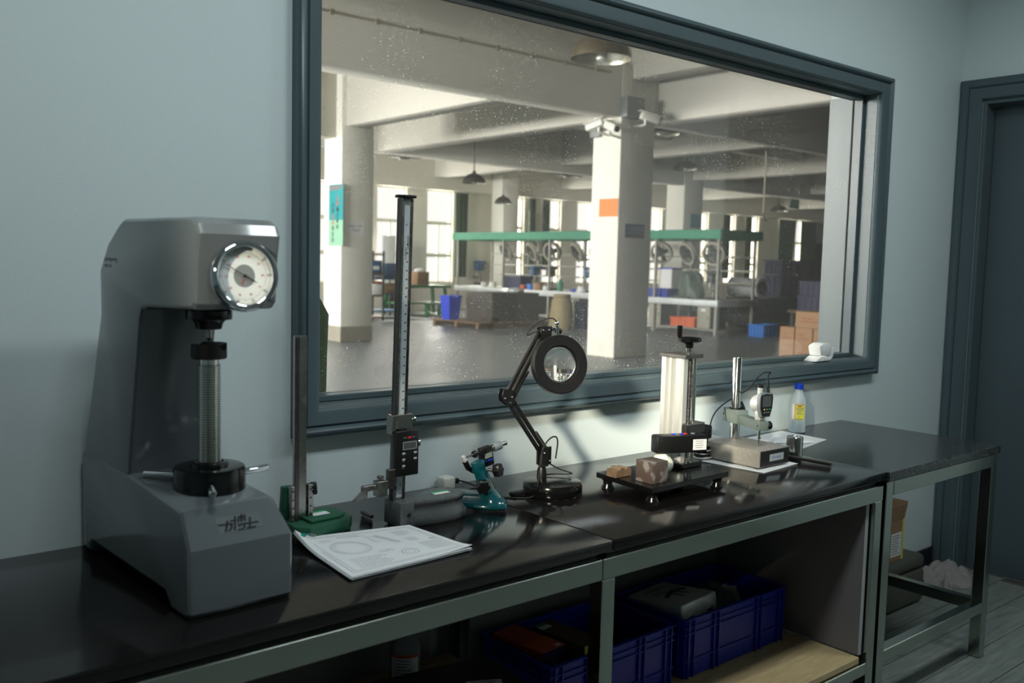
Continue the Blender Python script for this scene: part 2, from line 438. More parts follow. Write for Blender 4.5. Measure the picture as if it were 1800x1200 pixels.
struct('trim_1', sweep_frame(B(), WX0, WX1, WZ0, WZ1, prof, lambda a, bb, p: (a, -p-0.0004, bb)), 'trim_paint', ang=50, label='blue-grey moulded casing around the viewing window')
# window: painted jamb lining, glazing stop, pane
win = bpy.data.objects.new('window_1', None); COL.objects.link(win); win['kind'] = 'structure'; win.location = (0, 0, 0)
b = B()
jl = 0.0035
for (x0, x1, z0, z1) in ((WX0, WX0+jl, WZ0, WZ1), (WX1-jl, WX1, WZ0, WZ1), (WX0+jl, WX1-jl, WZ0, WZ0+jl), (WX0+jl, WX1-jl, WZ1-jl, WZ1)):
    box(b, x0+0.0003, x1-0.0003, 0.001, WT+0.004 if z0 < WZ1-0.02 else 0.1125, z0+0.0003, z1-0.0003, 0.0015, 1)
obj('jamb_lining', b, 'jamb_paint', win)
b = B(); s = 0.016; e = 0.0040
X0, X1, Z0, Z1 = WX0+e, WX1-e, WZ0+e, WZ1-e
for (x0, x1, z0, z1) in ((X0, X0+s, Z0, Z1), (X1-s, X1, Z0, Z1), (X0+s, X1-s, Z0, Z0+s), (X0+s, X1-s, Z1-s, Z1)):
    box(b, x0, x1, 0.058, 0.097, z0, z1, 0.002, 1)
obj('glazing_stop', b, 'trim_paint', win)
b = B()
for (x0, x1, z0, z1) in ((X0, X0+s, Z0, Z1), (X1-s, X1, Z0, Z1), (X0+s, X1-s, Z0, Z0+s), (X0+s, X1-s, Z1-s, Z1)):
    box(b, x0, x1, 0.1035, 0.112, z0, z1, 0.002, 1)
obj('outer_stop', b, 'jamb_paint', win)
obj('pane', box(B(), X0+0.002, X1-0.002, 0.098, 0.103, Z0+0.002, Z1-0.002), 'window_glass', win, flat=True)
# door and its frame in the right wall
cas2 = [(0.0, 0.0), (0.0, 0.012), (0.008, 0.020), (0.03, 0.022), (0.05, 0.026), (0.055, 0.020), (0.06, 0.030), (0.075, 0.034), (0.092, 0.026), (0.096, 0.0)]
struct('trim_2', sweep_frame(B(), -DY0, -DY1, -0.4, DZ, cas2, lambda a, bb, p: (RX-p-0.0004, -a, max(bb, 0.001)), 'LTR'), 'trim_paint', ang=50, label='blue-grey moulded door casing in the corner')
b = B()
box(b, RX+0.001, RX+0.149, DY0-0.02, DY0-0.0005, 0.001, DZ-0.0005, 0.002, 1); box(b, RX+0.001, RX+0.149, DY1+0.0005, DY1+0.02, 0.001, DZ-0.0005, 0.002, 1); box(b, RX+0.001, RX+0.149, DY1+0.02, DY0-0.02, DZ-0.02, DZ-0.0005, 0.002, 1)
struct('trim_3', b, 'trim_paint', label='blue-grey lining of the door opening')
d1 = struct('door_1', box(B(), RX+0.085, RX+0.125, DY1+0.023, DY0-0.023, 0.008, DZ-0.023, 0.002, 1), 'door_paint')
hb = B(); cyl(hb, (RX+0.0845, -0.955, 1.02), (RX+0.05, -0.955, 1.02), 0.010); bar(hb, (RX+0.052, -0.960, 1.02), (RX+0.052, -0.85, 1.02), 0.012, 0.018, bev=0.004); box(hb, RX+0.080, RX+0.0848, -0.975, -0.935, 0.95, 1.09, 0.002)
obj('door_handle', hb, 'steel', d1)

# ================================================================== counters
TOP = 0.80
CF = -0.640
def bench_frame(name, label, x0, x1, y0, y1, zt, rail, leg, low, low_sides, mids=()):
    t = thing(name, label, 'workbench', (x0, y0, 0)); L = x1-x0; W = y1-y0
    for lx, ly in [(0, 0), (L-leg, 0), (0, W-leg), (L-leg, W-leg)] + [(m-x0, 0) for m in mids] + [(m-x0, W-leg) for m in mids]:
        obj('leg', box(B(), lx, lx+leg, ly, ly+leg, 0.001, zt-0.0005, 0.002, 1), 'steel', t)
    def rl(nm, *a): obj(nm, box(B(), *a, 0.002, 1), 'steel', t)
    rl('front_rail', leg+.0005, L-leg-.0005, -0.001, leg-0.003, zt-rail, zt-0.0006)
    rl('back_rail', leg+.0005, L-leg-.0005, W-leg+.003, W, zt-rail, zt-0.0006)
    for lx in (0, L-leg): rl('side_rail', lx+.002, lx+leg-.002, leg+.0005, W-leg-.0005, zt-rail, zt-0.0006)
    for (a, z) in low:
        if a == 'f': rl('front_stretcher', leg+.0005, L-leg-.0005, 0.001, leg-0.003, z-0.04, z)
        if a == 'b': rl('back_stretcher', leg+.0005, L-leg-.0005, W-leg+.003, W-.001, z-0.04, z)
        if a == 's':
            for lx in low_sides: rl('side_stretcher', lx-x0+.002, lx-x0+leg-.002, leg+.0005, W-leg-.0005, z-0.04, z)
    return t
# main counter: legs between rails, so rails stop either side of the middle leg
def counter_frame(label, x0, x1, shelf_z, right_leg_only=False):
    t = thing('workbench', label, 'workbench', (x0, -0.632, 0)); L = x1-x0; leg = 0.042; zt = 0.758
    for lx in ((0,) if right_leg_only else (0, L-leg)):
        for ly in (0, 0.58): obj('leg', box(B(), lx, lx+leg, ly, ly+leg, 0.001, zt-0.05, 0.002, 1), 'steel', t)
    obj('front_rail', box(B(), 0, L, -0.001, leg-0.002, zt-0.0495, zt+0.0, 0.002, 1), 'steel', t)
    obj('back_rail', box(B(), 0, L, 0.582, 0.62, zt-0.0495, zt, 0.002, 1), 'steel', t)
    for lx in (0.0, L-leg):
        obj('side_rail', box(B(), lx+.002, lx+leg-.002, leg, 0.5815, zt-0.0495, zt, 0.002, 1), 'steel', t)
    for ly in (0.001, 0.582): obj('shelf_rail', box(B(), leg, L-.0005 if right_leg_only else L-leg-.0005, ly, ly+0.038, shelf_z-0.062, shelf_z-0.0225, 0.002, 1), 'steel', t)
    return t
def attach(t, o): o.parent = t; o.location = o.location - t.location; return o
wb1 = counter_frame('steel framed workbench with glossy black top carrying the hardness tester', -0.9, 1.4955, 0.345, True)
wb2 = counter_frame('steel framed workbench with glossy black top carrying the magnifier lamp', 1.4975, 2.7385, 0.22)
attach(wb1, obj('worktop', box(B(), -0.9, 1.5185, CF, -0.002, 0.775, 0.800, 0.003), 'worktop_black'))
attach(wb1, obj('underboard', box(B(), -0.89, 1.50, CF+0.03, -0.02, 0.759, 0.7748), 'melamine_grey'))
attach(wb2, obj('worktop', box(B(), 1.5205, 2.746, CF, -0.002, 0.775, 0.800, 0.003), 'worktop_black'))
attach(wb2, obj('underboard', box(B(), 1.53, 2.73, CF+0.03, -0.02, 0.759, 0.7748), 'melamine_grey'))
attach(wb1, obj('shelf_board', box(B(), -0.84, 1.494, -0.586, -0.056, 0.323, 0.345, 0.002, 1), 'shelf_wood'))
attach(wb2, obj('shelf_board', box(B(), 1.542, 2.670, -0.622, -0.056, 0.198, 0.22, 0.002, 1), 'shelf_wood'))
sp = attach(wb2, obj('side_panel', box(B(), 2.672, 2.690, -0.615, -0.060, 0.2215, 0.705, 0.0015, 1), 'melamine_grey'))
obj('edge_strip', box(B(), 2.6725, 2.6895, -0.6165, -0.6152, 0.223, 0.704), 'melamine_edge', sp)
attach(wb2, obj('back_panel', box(B(), 1.568, 2.670, -0.054, -0.040, 0.2215, 0.705, 0.0015, 1), 'melamine_grey'))
attach(wb1, obj('back_panel', box(B(), -0.84, 1.436, -0.054, -0.040, 0.3465, 0.705, 0.0015, 1), 'melamine_grey'))
# granite topped table at the right
t = bench_frame('granite_table', 'steel framed table with dark speckled granite top by the door', 2.7495, 3.548, -0.638, -0.018, 0.768, 0.048, 0.042, (('f', 0.215), ('s', 0.215)), (3.506,))
attach(t, obj('granite_top', box(B(), 2.7495, 3.553, -0.645, -0.0025, 0.7685, 0.7985, 0.002, 1), 'granite_dark'))

# ================================================================== the workshop beyond the window
SX0, SX1, SY1, SZ = -5.0, 39.0, 20.0, 4.75
FW = 0.30
struct('floor_workshop', box(B(), SX0-0.3, SX1+0.3, WT+0.002, SY1+FW, -0.1, 0.0), 'shop_floor', flat=True, label='grey painted concrete floor of the workshop')
struct('ceiling_workshop', box(B(), SX0-0.3, SX1+0.3, 0.23, SY1+FW, SZ, SZ+0.1), 'shop_ceiling', flat=True, label='pale workshop ceiling slab')
b = B(); box(b, RX+0.16, SX1+0.3, 0.0, WT, 0, SZ); box(b, LX-0.1, RX+0.16, 0.005, WT, CZ+0.101, SZ); box(b, SX0-0.3, LX-0.1, 0.0, WT, 0, SZ)
struct('wall_workshop_near', b, 'shop_wall_near', flat=True, label='workshop side of the partition wall')
struct('wall_workshop_right', box(B(), SX1, SX1+0.3, WT, SY1+FW, 0, SZ), 'shop_wall_near', flat=True, label='far right end wall of the workshop')
# side wall with wide windows, out of view to the left
b = B(); box(b, SX0-0.3, SX0, WT, SY1+FW, 0, 2.2); box(b, SX0-0.3, SX0, WT, SY1+FW, 3.7, SZ)
y = WT
for yy in (3.0, 6.0, 9.0, 12.0, 15.0, 18.0): box(b, SX0-0.3, SX0, yy-0.4, yy+0.4, 2.2, 3.7)
struct('wall_workshop_left', b, 'shop_wall', flat=True, label='window wall at the left end of the workshop')
# far wall with its row of windows
WIN = [(8.55, 9.45), (10.15, 11.05), (11.42, 12.29), (13.72, 14.68), (15.38, 16.30), (18.26, 19.02), (19.80, 20.58), (21.30, 22.10), (22.95, 23.75), (24.55, 25.44), (26.2, 27.0), (27.62, 28.05), (29.04, 29.70), (30.36, 31.18), (32.55, 33.30), (33.75, 34.50)]
SILL, HEAD = 0.78, 3.41
b = B(); box(b, SX0, SX1, SY1, SY1+FW, 0, SILL); box(b, SX0, SX1, SY1-0.25, SY1+FW, HEAD, SZ)
prev = SX0
for x0, x1 in WIN: box(b, prev, x0, SY1, SY1+FW, SILL, HEAD); prev = x1
box(b, prev, SX1, SY1, SY1+FW, SILL, HEAD)
struct('wall_workshop_far', b, 'shop_wall', flat=True, label='pale far wall of the workshop with tall windows')
for n, (x0, x1) in enumerate(WIN):
    wo = bpy.data.objects.new('window_%d' % (n+2), None); COL.objects.link(wo); wo['kind'] = 'structure'; wo.location = (x0, SY1+0.1, SILL)
    W = x1-x0; H = HEAD-SILL; b = B(); f = 0.05
    for (a0, a1, c0, c1) in ((0, f, 0, H), (W-f, W, 0, H), (f, W-f, 0, f), (f, W-f, H-f, H)): box(b, a0+.001, a1-.001, 0, 0.06, c0+.001, c1-.001)
    obj('window_frame', b, 'window_white', wo, flat=True)
    for z in (0.78, 1.70): obj('transom', box(B(), f, W-f, 0.002, 0.058, z-0.05, z+0.05), 'window_white', wo, flat=True)
    obj('mullion', box(B(), W/2-0.022, W/2+0.022, 0.004, 0.056, f, 1.65), 'window_white', wo, flat=True)
    for z0, z1 in ((f, 0.73), (0.83, 1.65), (1.75, H-f)):
        obj('pane', box(B(), f, W-f, 0.028, 0.032, z0, z1), 'clear_pane', wo, flat=True)

# beams and columns
ZB = 3.60
def beam(label, x0, x1, y0, y1, z0, z1=SZ, m='shop_ceiling'):
    o = struct('ceiling_beam', box(B(), x0, x1, y0, y1, z0, z1-0.001, 0.01, 1), m, label=label, ang=60); return o
beam('deep beam crossing above the central column', SX0+.01, SX1-.01, 7.68, 8.02, ZB)
beam('deep beam across the middle of the workshop', 8.62, SX1-.01, 14.5, 14.85, ZB)
beam('beam running back to the left column', 8.0, 8.36, 8.02, 11.80, ZB)
beam('beam running back from the central column', 10.3, 10.66, 8.02, 14.5, ZB)
beam('shallow beam above the front bay', 10.40, 10.76, 0.24, 7.67, 4.16)
beam('deep beam of the front bay right of the central column', 11.02, 11.4, 0.24, 7.67, ZB)
beam('secondary beam between the left beams', SX0+.01, 7.99, 9.55, 9.85, 4.05)
beam('beam to the left of the left column', SX0+.01, 7.93, 12.0, 12.3, 3.42)
for k, x in enumerate((15.4, 20.3, 26.0, 32.0)):
    beam('ceiling beam running to the far wall, number %s from the left' % ('one', 'two', 'three', 'four')[k], x, x+0.35, 8.02, 14.5, ZB+0.15)
    beam('far bay ceiling beam number %s from the left' % ('one', 'two', 'three', 'four')[k], x, x+0.35, 14.85, 19.74, ZB+0.15)
beam('secondary beam in the middle bay on the right', 10.67, 15.39, 11.1, 11.4, 4.05)
beam('secondary beam in the middle bay far right', 15.76, 20.29, 11.1, 11.4, 4.05)
def column(label, x0, x1, y0, y1, zt, foot):
    o = struct('column', box(B(), x0, x1, y0, y1, foot, zt, 0.015, 2), 'column_paint', label=label)
    obj('column_foot', box(B(), x0-.006, x1+.006, y0-.006, y1+.006, 0.0, foot-.0005, 0.01, 1), 'column_foot', o)
    return o
colC = column('square white column in the middle of the view', 10.24, 10.98, 7.67, 8.25, SZ-.01, 0.012)
colA = column('white column at the left with a teal poster', 7.93, 8.55, 11.81, 12.40, SZ-.01, 0.26)
colR = column('grey column behind the machines on the right', 19.95, 20.75, 14.48, 15.10, SZ-.01, 0.2)
colF = column('white column against the far wall, half lit', 17.52, 18.1, 19.2, 19.74, SZ-.01, 0.2)

# ================================================================== hardness tester
T = thing('hardness_tester', 'grey bench hardness tester with round dial, threaded screw and black handwheel', 'hardness tester', (0.560, -0.012, TOP), math.radians(2.3))
TM = Matrix.Translation((0.560, -0.012, TOP)) @ Matrix.Rotation(math.radians(2.3), 4, 'Z'); TI = TM.inverted()
BW, CW = 0.200, 0.150
def xedge(e): return abs((e.verts[0].co-e.verts[1].co).normalized().x) < 0.5     # edges lying in the side faces
# base, side outline (y, z) with the hollow at the foot
bp = [(0, 0.0), (-0.045, 0.0), (-0.06, 0.024), (-0.435, 0.024), (-0.46, 0.0), (-0.528, 0.0), (-0.535, 0.010), (-0.534, 0.120), (-0.503, 0.184), (-0.495, 0.187), (-0.26, 0.205), (-0.02, 0.215), (0, 0.20)]
b = prism(B(), bp, 0.0, BW, 'yz', bev=0.012, seg=3, sel=xedge)
for v in b.verts:                                   # right shoulder leans inwards towards the top
    if v.co.z > 0.13 and v.co.x > BW*0.5: v.co.x -= (v.co.z-0.13)*0.45
obj('base', b, 'tester_paint', T, ang=24)
# column and head in one casting outline
cp = [(-0.008, 0.195), (-0.262, 0.195), (-0.268, 0.23), (-0.325, 0.50), (-0.335, 0.518), (-0.35, 0.524), (-0.548, 0.530), (-0.560, 0.540), (-0.563, 0.60), (-0.574, 0.655), (-0.565, 0.672), (-0.545, 0.682), (-0.245, 0.684), (-0.225, 0.676), (-0.165, 0.64), (-0.125, 0.595), (-0.118, 0.585), (-0.120, 0.50)]
b = prism(B(), cp, 0.002, CW+0.002, 'yz', bev=0.011, seg=3, sel=xedge)
obj('casting', b, 'tester_paint', T, ang=24)
# dial
dc = Vector((0.083, -0.572, 0.587)); ax = Vector((0, -1, 0.06)).normalized()
def dz(k): return dc + ax*k
dial = obj('dial_bezel', lathe(B(), [(0.046, -0.014), (0.059, -0.014), (0.0605, -0.002), (0.0600, 0.006), (0.0575, 0.011), (0.0545, 0.0128), (0.0515, 0.0125), (0.0485, 0.010), (0.0475, 0.006), (0.0472, -0.002), (0.0, -0.002)], dc, ax, 48), 'chrome', T)
obj('dial_face', lathe(B(), [(0.0, 0.0), (0.0471, 0.0), (0.0471, 0.001), (0.0, 0.001)], dc, ax, 48), 'dial_face', dial)
obj('dial_centre', lathe(B(), [(0.0, 0.0011), (0.019, 0.0011), (0.019, 0.0014), (0.0, 0.0014)], dc, ax, 36), 'dial_grey', dial)
du = Vector((0, 0.06, 1)).normalized(); dr = Vector((1, 0, 0))
def dp(ang, r, k): return dz(k) + (dr*math.cos(ang)+du*math.sin(ang))*r
b = B()
for i in range(100):
    a = 2*math.pi*i/100; bar(b, dp(a, 0.0385, 0.0013), dp(a, 0.0402 if i % 5 else 0.0412, 0.0013), 0.0003, 0.0002, up=ax)
o = obj('scale_ticks', b, 'ink_grey', dial, flat=True)
for i in range(10):
    a = math.radians(90+20-36*i)
    for (rr, m, s) in ((0.0438, 'ink_black', str((i*10) % 100)), (0.0330, 'ink_red', str((30+i*10) % 130 or 100))):
        p = dp(a, rr, 0.0013); obj('numeral', text_bm(s, 0.0052, plane_M(p, dr, du)), m, dial, flat=True)
b = B(); na = math.radians(151)
bar(b, dp(na, -0.020, 0.0035), dp(na, 0.0, 0.0035), 0.0022, 0.0008, up=ax); bar(b, dp(na, 0, 0.0035), dp(na, 0.038, 0.0035), 0.0011, 0.0008, up=ax)
lathe(b, [(0, 0.0015), (0.0025, 0.0015), (0.0025, 0.005), (0, 0.005)], dc, ax, 14)
obj('needle', b, 'ink_black', dial)
b = B(); bar(b, dp(math.radians(250), 0.006, 0.002), dp(math.radians(250), 0.015, 0.002), 0.0009, 0.0005, up=ax); obj('small_needle', b, 'ink_red', dial)
# spindle side: sleeve, indenter, anvil, screw, handwheel
sx, sy = 0.099, -0.402
obj('indenter_sleeve', lathe(B(), [(0.0, 0.486), (0.022, 0.486), (0.0235, 0.490), (0.025, 0.497), (0.031, 0.5035), (0.0405, 0.504), (0.0412, 0.507), (0.0412, 0.520), (0.036, 0.523), (0.036, 0.5295), (0.0, 0.5295)], (sx, sy, 0), seg=40), 'black_gloss', T)
obj('indenter', lathe(B(), [(0.0, 0.464), (0.003, 0.4645), (0.0045, 0.469), (0.0065, 0.470), (0.0065, 0.486), (0.0, 0.4862)], (sx, sy, 0), seg=20), 'steel_worn', T)
b = B(); n = 36
vb = [[], []]
lathe(b, [(0.0, 0.432), (0.030, 0.432), (0.0315, 0.434), (0.0315, 0.4585), (0.0310, 0.459), (0.0, 0.459)], (sx, sy, 0), seg=48)
vd = Vector((0.55, -0.83, 0)).normalized()                          # direction of the vee groove
for v in b.verts:
    if v.co.z > 0.455:
        d = abs((v.co-Vector((sx, sy, 0))).cross(vd).z)
        v.co.z = 0.446 + min(d, 0.020)*0.72
obj('vee_anvil', b, 'black_matte', T, ang=25)
prof = [(0.0, 0.236), (0.0215, 0.236)]; z = 0.238
while z < 0.418: prof += [(0.0215, z), (0.0185, z+0.0011), (0.0185, z+0.0026), (0.0215, z+0.0037)]; z += 0.0046
prof += [(0.0185, 0.4195), (0.0175, 0.4205), (0.0175, 0.4318), (0.0, 0.4318)]
obj('elevating_screw', lathe(B(), prof, (sx, sy, 0), seg=32), 'steel_bright', T, ang=20)
hw = obj('handwheel', lathe(B(), [(0.0, 0.178), (0.067, 0.178), (0.0675, 0.184), (0.0645, 0.188), (0.0645, 0.226), (0.062, 0.2325), (0.058, 0.234), (0.034, 0.234), (0.033, 0.240), (0.030, 0.2415), (0.026, 0.2415), (0.0225, 0.238), (0.0, 0.238)], (sx, sy, 0), seg=56), 'black_gloss', T)
for k, a in enumerate((-112, 8, 128)):
    a = math.radians(a); d = Vector((math.cos(a), math.sin(a), 0)); p = Vector((sx, sy, 0.2105))
    b = lathe(B(), [(0.0, 0.060), (0.0075, 0.060), (0.0080, 0.062), (0.0064, 0.064), (0.0064, 0.128), (0.0048, 0.131), (0.0, 0.1312)], p, d, 18)
    obj('handle', b, 'chrome', hw)
# maker's plate with the three strokes-built characters, on the sloping front
fa, fb = TM @ Vector((0, -0.534, 0.120)), TM @ Vector((0, -0.503, 0.184)); fc = TM @ Vector((0.1, -0.534, 0.120))
fn = (fc-fa).cross(fb-fa).normalized()
if fn.y > 0: fn = -fn
def lp(u, v, k=0.0006): return TI @ (onp(370+u/16.36, 880+v/16.36, fa, fn) + fn*k)
b = B(); poly(b, [lp(u, v, 0.0004) for u, v in ((110, 500), (1400, 300), (1540, 720), (250, 970))])
plt = obj('maker_plate', b, mat('plate_clear', (108,116,116), 0.25, var=0.01, coat=0.3), T, flat=True)
ST = [((210, 715), (640, 655), 46), ((490, 580), (435, 900), 62), ((600, 650), (600, 800), 62), ((600, 800), (520, 875), 50),
      ((700, 435), (700, 850), 54), ((565, 585), (740, 550), 46), ((780, 468), (1000, 425), 40), ((885, 380), (885, 610), 50), ((975, 385), (985, 420), 40), ((790, 500), (790, 630), 44), ((990, 470), (990, 590), 44), ((790, 500), (990, 468), 30), ((800, 560), (980, 528), 26),
      ((780, 690), (1375, 595), 46), ((815, 690), (850, 745), 50), ((970, 650), (970, 790), 54), ((970, 795), (795, 835), 40), ((1130, 465), (1130, 760), 58), ((1035, 785), (1310, 732), 44)]
b = B()
for (p, q, w_) in ST:
    P, Q = lp(*p), lp(*q); bar(b, P, Q, w_/16.36*0.00115, 0.0003, up=TI.to_3x3() @ fn)
obj('maker_characters', b, 'ink_black', plt, flat=True)
obj('registered_mark', lathe(B(), [(0.0028, 0), (0.0028, 0.0003), (0.0020, 0.0003), (0.0020, 0)], lp(1275, 360), TI.to_3x3() @ fn, 16, cap=False), 'ink_grey', plt)
obj('side_lettering', text_bm('sochetyumng', 0.0125, plane_M((0.0016, -0.150, 0.608), (0, -1, 0), (0, 0, 1)), align='LEFT'), 'ink_black', T, flat=True)
obj('side_lettering', text_bm('HRSS-150', 0.009, plane_M((0.0016, -0.150, 0.595), (0, -1, 0), (0, 0, 1)), align='LEFT'), 'ink_black', T, flat=True)

# ================================================================== old height gauge with the green base
T = thing('height_gauge', 'plain steel height gauge with chipped green cast base behind the tester', 'height gauge', (0.985, -0.175, TOP))
g_base = [(-0.045, -0.055), (-0.02, -0.082), (0.085, -0.068), (0.108, -0.04), (0.108, 0.022), (0.085, 0.048), (-0.035, 0.042)]
obj('base', prism(B(), g_base, 0.004, 0.030, 'xy', bev=0.003), 'green_cast', T)
obj('top_plate', prism(B(), [(-0.005, -0.055), (0.075, -0.048), (0.098, -0.028), (0.095, 0.02), (0.072, 0.038), (-0.005, 0.030)], 0.0305, 0.037, 'xy', bev=0.002), 'green_cast', T)
for p in ((-0.03, -0.055), (0.085, -0.05), (0.08, 0.025)): obj('foot', cyl(B(), (p[0], p[1], 0), (p[0], p[1], 0.0042), 0.012), 'steel_dark', T)
obj('sticker', box(B(), 0.02, 0.062, -0.022, 0.004, 0.0371, 0.0375), 'paper', T, flat=True); obj('sticker_band', box(B(), 0.02, 0.062, 0.0, 0.012, 0.0371, 0.0376), 'sticker_green', T, flat=True)
obj('upright', prism(B(), [(-0.045, 0.0306), (-0.012, 0.0306), (-0.014, 0.105), (-0.040, 0.105)], 0.005, 0.026, 'xz', bev=0.003), 'green_cast', T)
bm_ = obj('beam', box(B(), -0.024, 0.006, -0.012, -0.002, 0.0306, 0.447, 0.001, 1), 'steel_worn', T)
obj('beam_groove', box(B(), -0.0245, -0.014, -0.0165, -0.0125, 0.0306, 0.445, 0.001, 1), 'steel_dark', T)
b = B()
for i in range(60): box(b, 0.0005 - (0.005 if i % 10 == 0 else 0.003), 0.005, -0.0124, -0.0121, 0.11+i*0.005, 0.1104+i*0.005)
obj('scale_ticks', b, 'ink_black', bm_, flat=True)
for x0, x1 in ((-0.034, -0.0255), (0.007, 0.020)):
    o = obj('clamp_plate', box(B(), x0, x1, -0.018, -0.002, 0.0306, 0.11, 0.001, 1), 'steel_worn', T)
    for k in range(4): obj('screw', cyl(B(), ((x0+x1)/2, -0.0182, 0.042+k*0.019), ((x0+x1)/2, -0.0190, 0.042+k*0.019), 0.002, seg=10), 'black_matte', o)
kn = obj('knob', star(B(), (0.0205, -0.006, 0.098), (0.9, -0.4, 0.1), 0.0135, 0.013), 'black_plastic', T)
cyl_b = B(); cyl(cyl_b, (0.0202, -0.008, 0.055), (0.026, -0.010, 0.055), 0.005); obj('lock_screw', cyl_b, 'steel', T)

# ================================================================== digital height gauge
T = thing('digital_height_gauge', 'tall digital height gauge with black readout and grey hammered base', 'height gauge', (1.195, -0.250, TOP))
foot = [(-0.012, -0.026), (0.010, -0.040), (0.075, -0.052), (0.140, -0.050), (0.178, -0.034), (0.190, 0.0), (0.178, 0.036), (0.140, 0.052), (0.075, 0.052), (0.01, 0.040), (-0.012, 0.028)]
def scaled(p, k, c=(0.09, 0)): return [((x-c[0])*k+c[0], (y-c[1])*k+c[1]) for x, y in p]
b = rings(B(), [[Vector((x, y, z)) for x, y in (scaled(foot, k) if k != 1 else foot)] for k, z in ((0.97, 0.0), (1, 0.003), (1, 0.020), (0.90, 0.029), (0.86, 0.038), (0.90, 0.047), (0.95, 0.051), (0.95, 0.056), (0.93, 0.058))])
base = obj('base', b, 'iron_grey', T, ang=50)
obj('end_block', box(B(), -0.020, 0.020, -0.042, 0.030, 0.001, 0.0595, 0.004), 'iron_grey', T)
obj('end_hole', cyl(B(), (0.004, -0.0422, 0.030), (0.004, -0.0428, 0.030), 0.005), 'black_matte', T)
obj('sticker', box(B(), 0.10, 0.145, -0.012, 0.012, 0.0581, 0.0585), 'paper', T, flat=True); obj('sticker_band', box(B(), 0.10, 0.145, 0.002, 0.012, 0.0586, 0.0588), 'sticker_green', T, flat=True)
lean = lambda z: (z-0.06)*0.020
b = B(); obox(b, (0.003, 0, 0.410), (1, 0, 0), (0, 1, 0), (0.018, 0, 1), 0.030, 0.012, 0.702, 0.001); bm_ = obj('beam', b, 'steel_worn', T)
b = B(); obox(b, (-0.0135, -0.003, 0.410), (1, 0, 0), (0, 1, 0), (0.018, 0, 1), 0.004, 0.0185, 0.700, 0.001); obox(b, (0.0185, -0.001, 0.410), (1, 0, 0), (0, 1, 0), (0.018, 0, 1), 0.004, 0.0145, 0.700, 0.001); obj('beam_edges', b, 'steel_dark', T)
b = B(); obox(b, (0.0045, -0.0063, 0.405), (1, 0, 0), (0, 1, 0), (0.018, 0, 1), 0.015, 0.0006, 0.680, 0); obj('scale_strip', b, 'label_silver', T, flat=True)
b = B()
for i in range(120):
    z = 0.075+i*0.005; x = 0.0045+(z-0.41)*0.018
    box(b, x-0.0070, x-0.0070+(0.004 if i % 2 else 0.0025), -0.0070, -0.0067, z, z+0.0006)
    if i % 4 == 0: box(b, x+0.001, x+0.0055, -0.0070, -0.0067, z-0.001, z+0.0016)
obj('scale_ticks', b, 'ink_black', T, flat=True)
obj('scale_lettering', text_bm('STAINLESS', 0.006, plane_M((0.008, -0.0070, 0.635), (0, 0, 1), (-1, 0, 0))), 'ink_black', T, flat=True)
obj('scale_lettering', text_bm('HARDENED', 0.006, plane_M((0.0135, -0.0070, 0.660), (0, 0, 1), (-1, 0, 0))), 'ink_black', T, flat=True)
obj('scale_lettering', text_bm('In', 0.007, plane_M((0.0095, -0.0070, 0.700), (1, 0, 0), (0, 0, 1))), 'ink_black', T, flat=True)
b = B(); obox(b, (0.0095, -0.001, 0.7645), (1, 0, 0), (0, 1, 0), (0.018, 0, 1), 0.044, 0.026, 0.007, 0.002); obj('end_cap', b, 'black_plastic', T)
# carriage
b = B(); box(b, -0.022, 0.029, -0.013, -0.0072, 0.228, 0.262, 0.001, 1); box(b, -0.030, -0.0165, -0.016, 0.008, 0.218, 0.262, 0.0015, 1); obj('fine_adjust_clamp', b, 'steel_worn', T)
obj('adjust_nut', cyl(B(), (-0.024, -0.0175, 0.232), (-0.024, -0.0175, 0.252), 0.0062), 'steel', T)
obj('lock_knob', lathe(B(), [(0, 0), (0.004, 0), (0.004, 0.005), (0.008, 0.006), (0.008, 0.010), (0, 0.011)], (0.0292, -0.006, 0.247), (1, -0.2, 0), 18), 'steel', T)
ru = obj('readout', box(B(), -0.026, 0.037, -0.030, -0.0135, 0.120, 0.2255, 0.003), 'black_plastic', T)
obj('display', box(B(), -0.006, 0.028, -0.0308, -0.0301, 0.184, 0.199, 0.0003, 1), 'lcd_dark', ru); 
b = B()
for (a0, a1, c0, c1) in ((-0.008, 0.030, 0.1995, 0.2005), (-0.008, 0.030, 0.1825, 0.1835), (-0.008, -0.007, 0.1825, 0.2005), (0.029, 0.030, 0.1825, 0.2005)): box(b, a0, a1, -0.0309, -0.0301, c0, c1)
obj('display_border', b, 'label_silver', ru, flat=True)
obj('red_mark', box(B(), 0.006, 0.015, -0.0308, -0.0301, 0.2085, 0.2125), 'red_button', ru, flat=True)
obj('readout_lettering', text_bm('INCH', 0.0035, plane_M((-0.002, -0.0305, 0.2105), (1, 0, 0), (0, 0, 1))), 'label_silver', ru, flat=True); obj('readout_lettering', text_bm('MM', 0.0035, plane_M((0.022, -0.0305, 0.2105), (1, 0, 0), (0, 0, 1))), 'label_silver', ru, flat=True)
for (bx_, bz_, s) in ((-0.006, 0.172, 'ON'), (-0.006, 0.158, 'OFF'), (-0.006, 0.143, 'ZERO'), (0.026, 0.172, '+'), (0.026, 0.158, '-')):
    o = obj('button', box(B(), bx_-0.004, bx_+0.004, -0.0325, -0.0301, bz_, bz_+0.004, 0.0006, 1), 'label_silver', ru); obj('button_lettering', text_bm(s, 0.0032, plane_M((bx_, -0.0305, bz_-0.003), (1, 0, 0), (0, 0, 1))), 'label_silver', ru, flat=True)
obj('thumb_wheel', lathe(B(), [(0, 0), (0.004, 0), (0.004, 0.004), (0.009, 0.005), (0.009, 0.010), (0, 0.011)], (0.0372, -0.014, 0.192), (1, -0.2, 0), 18), 'steel', T)
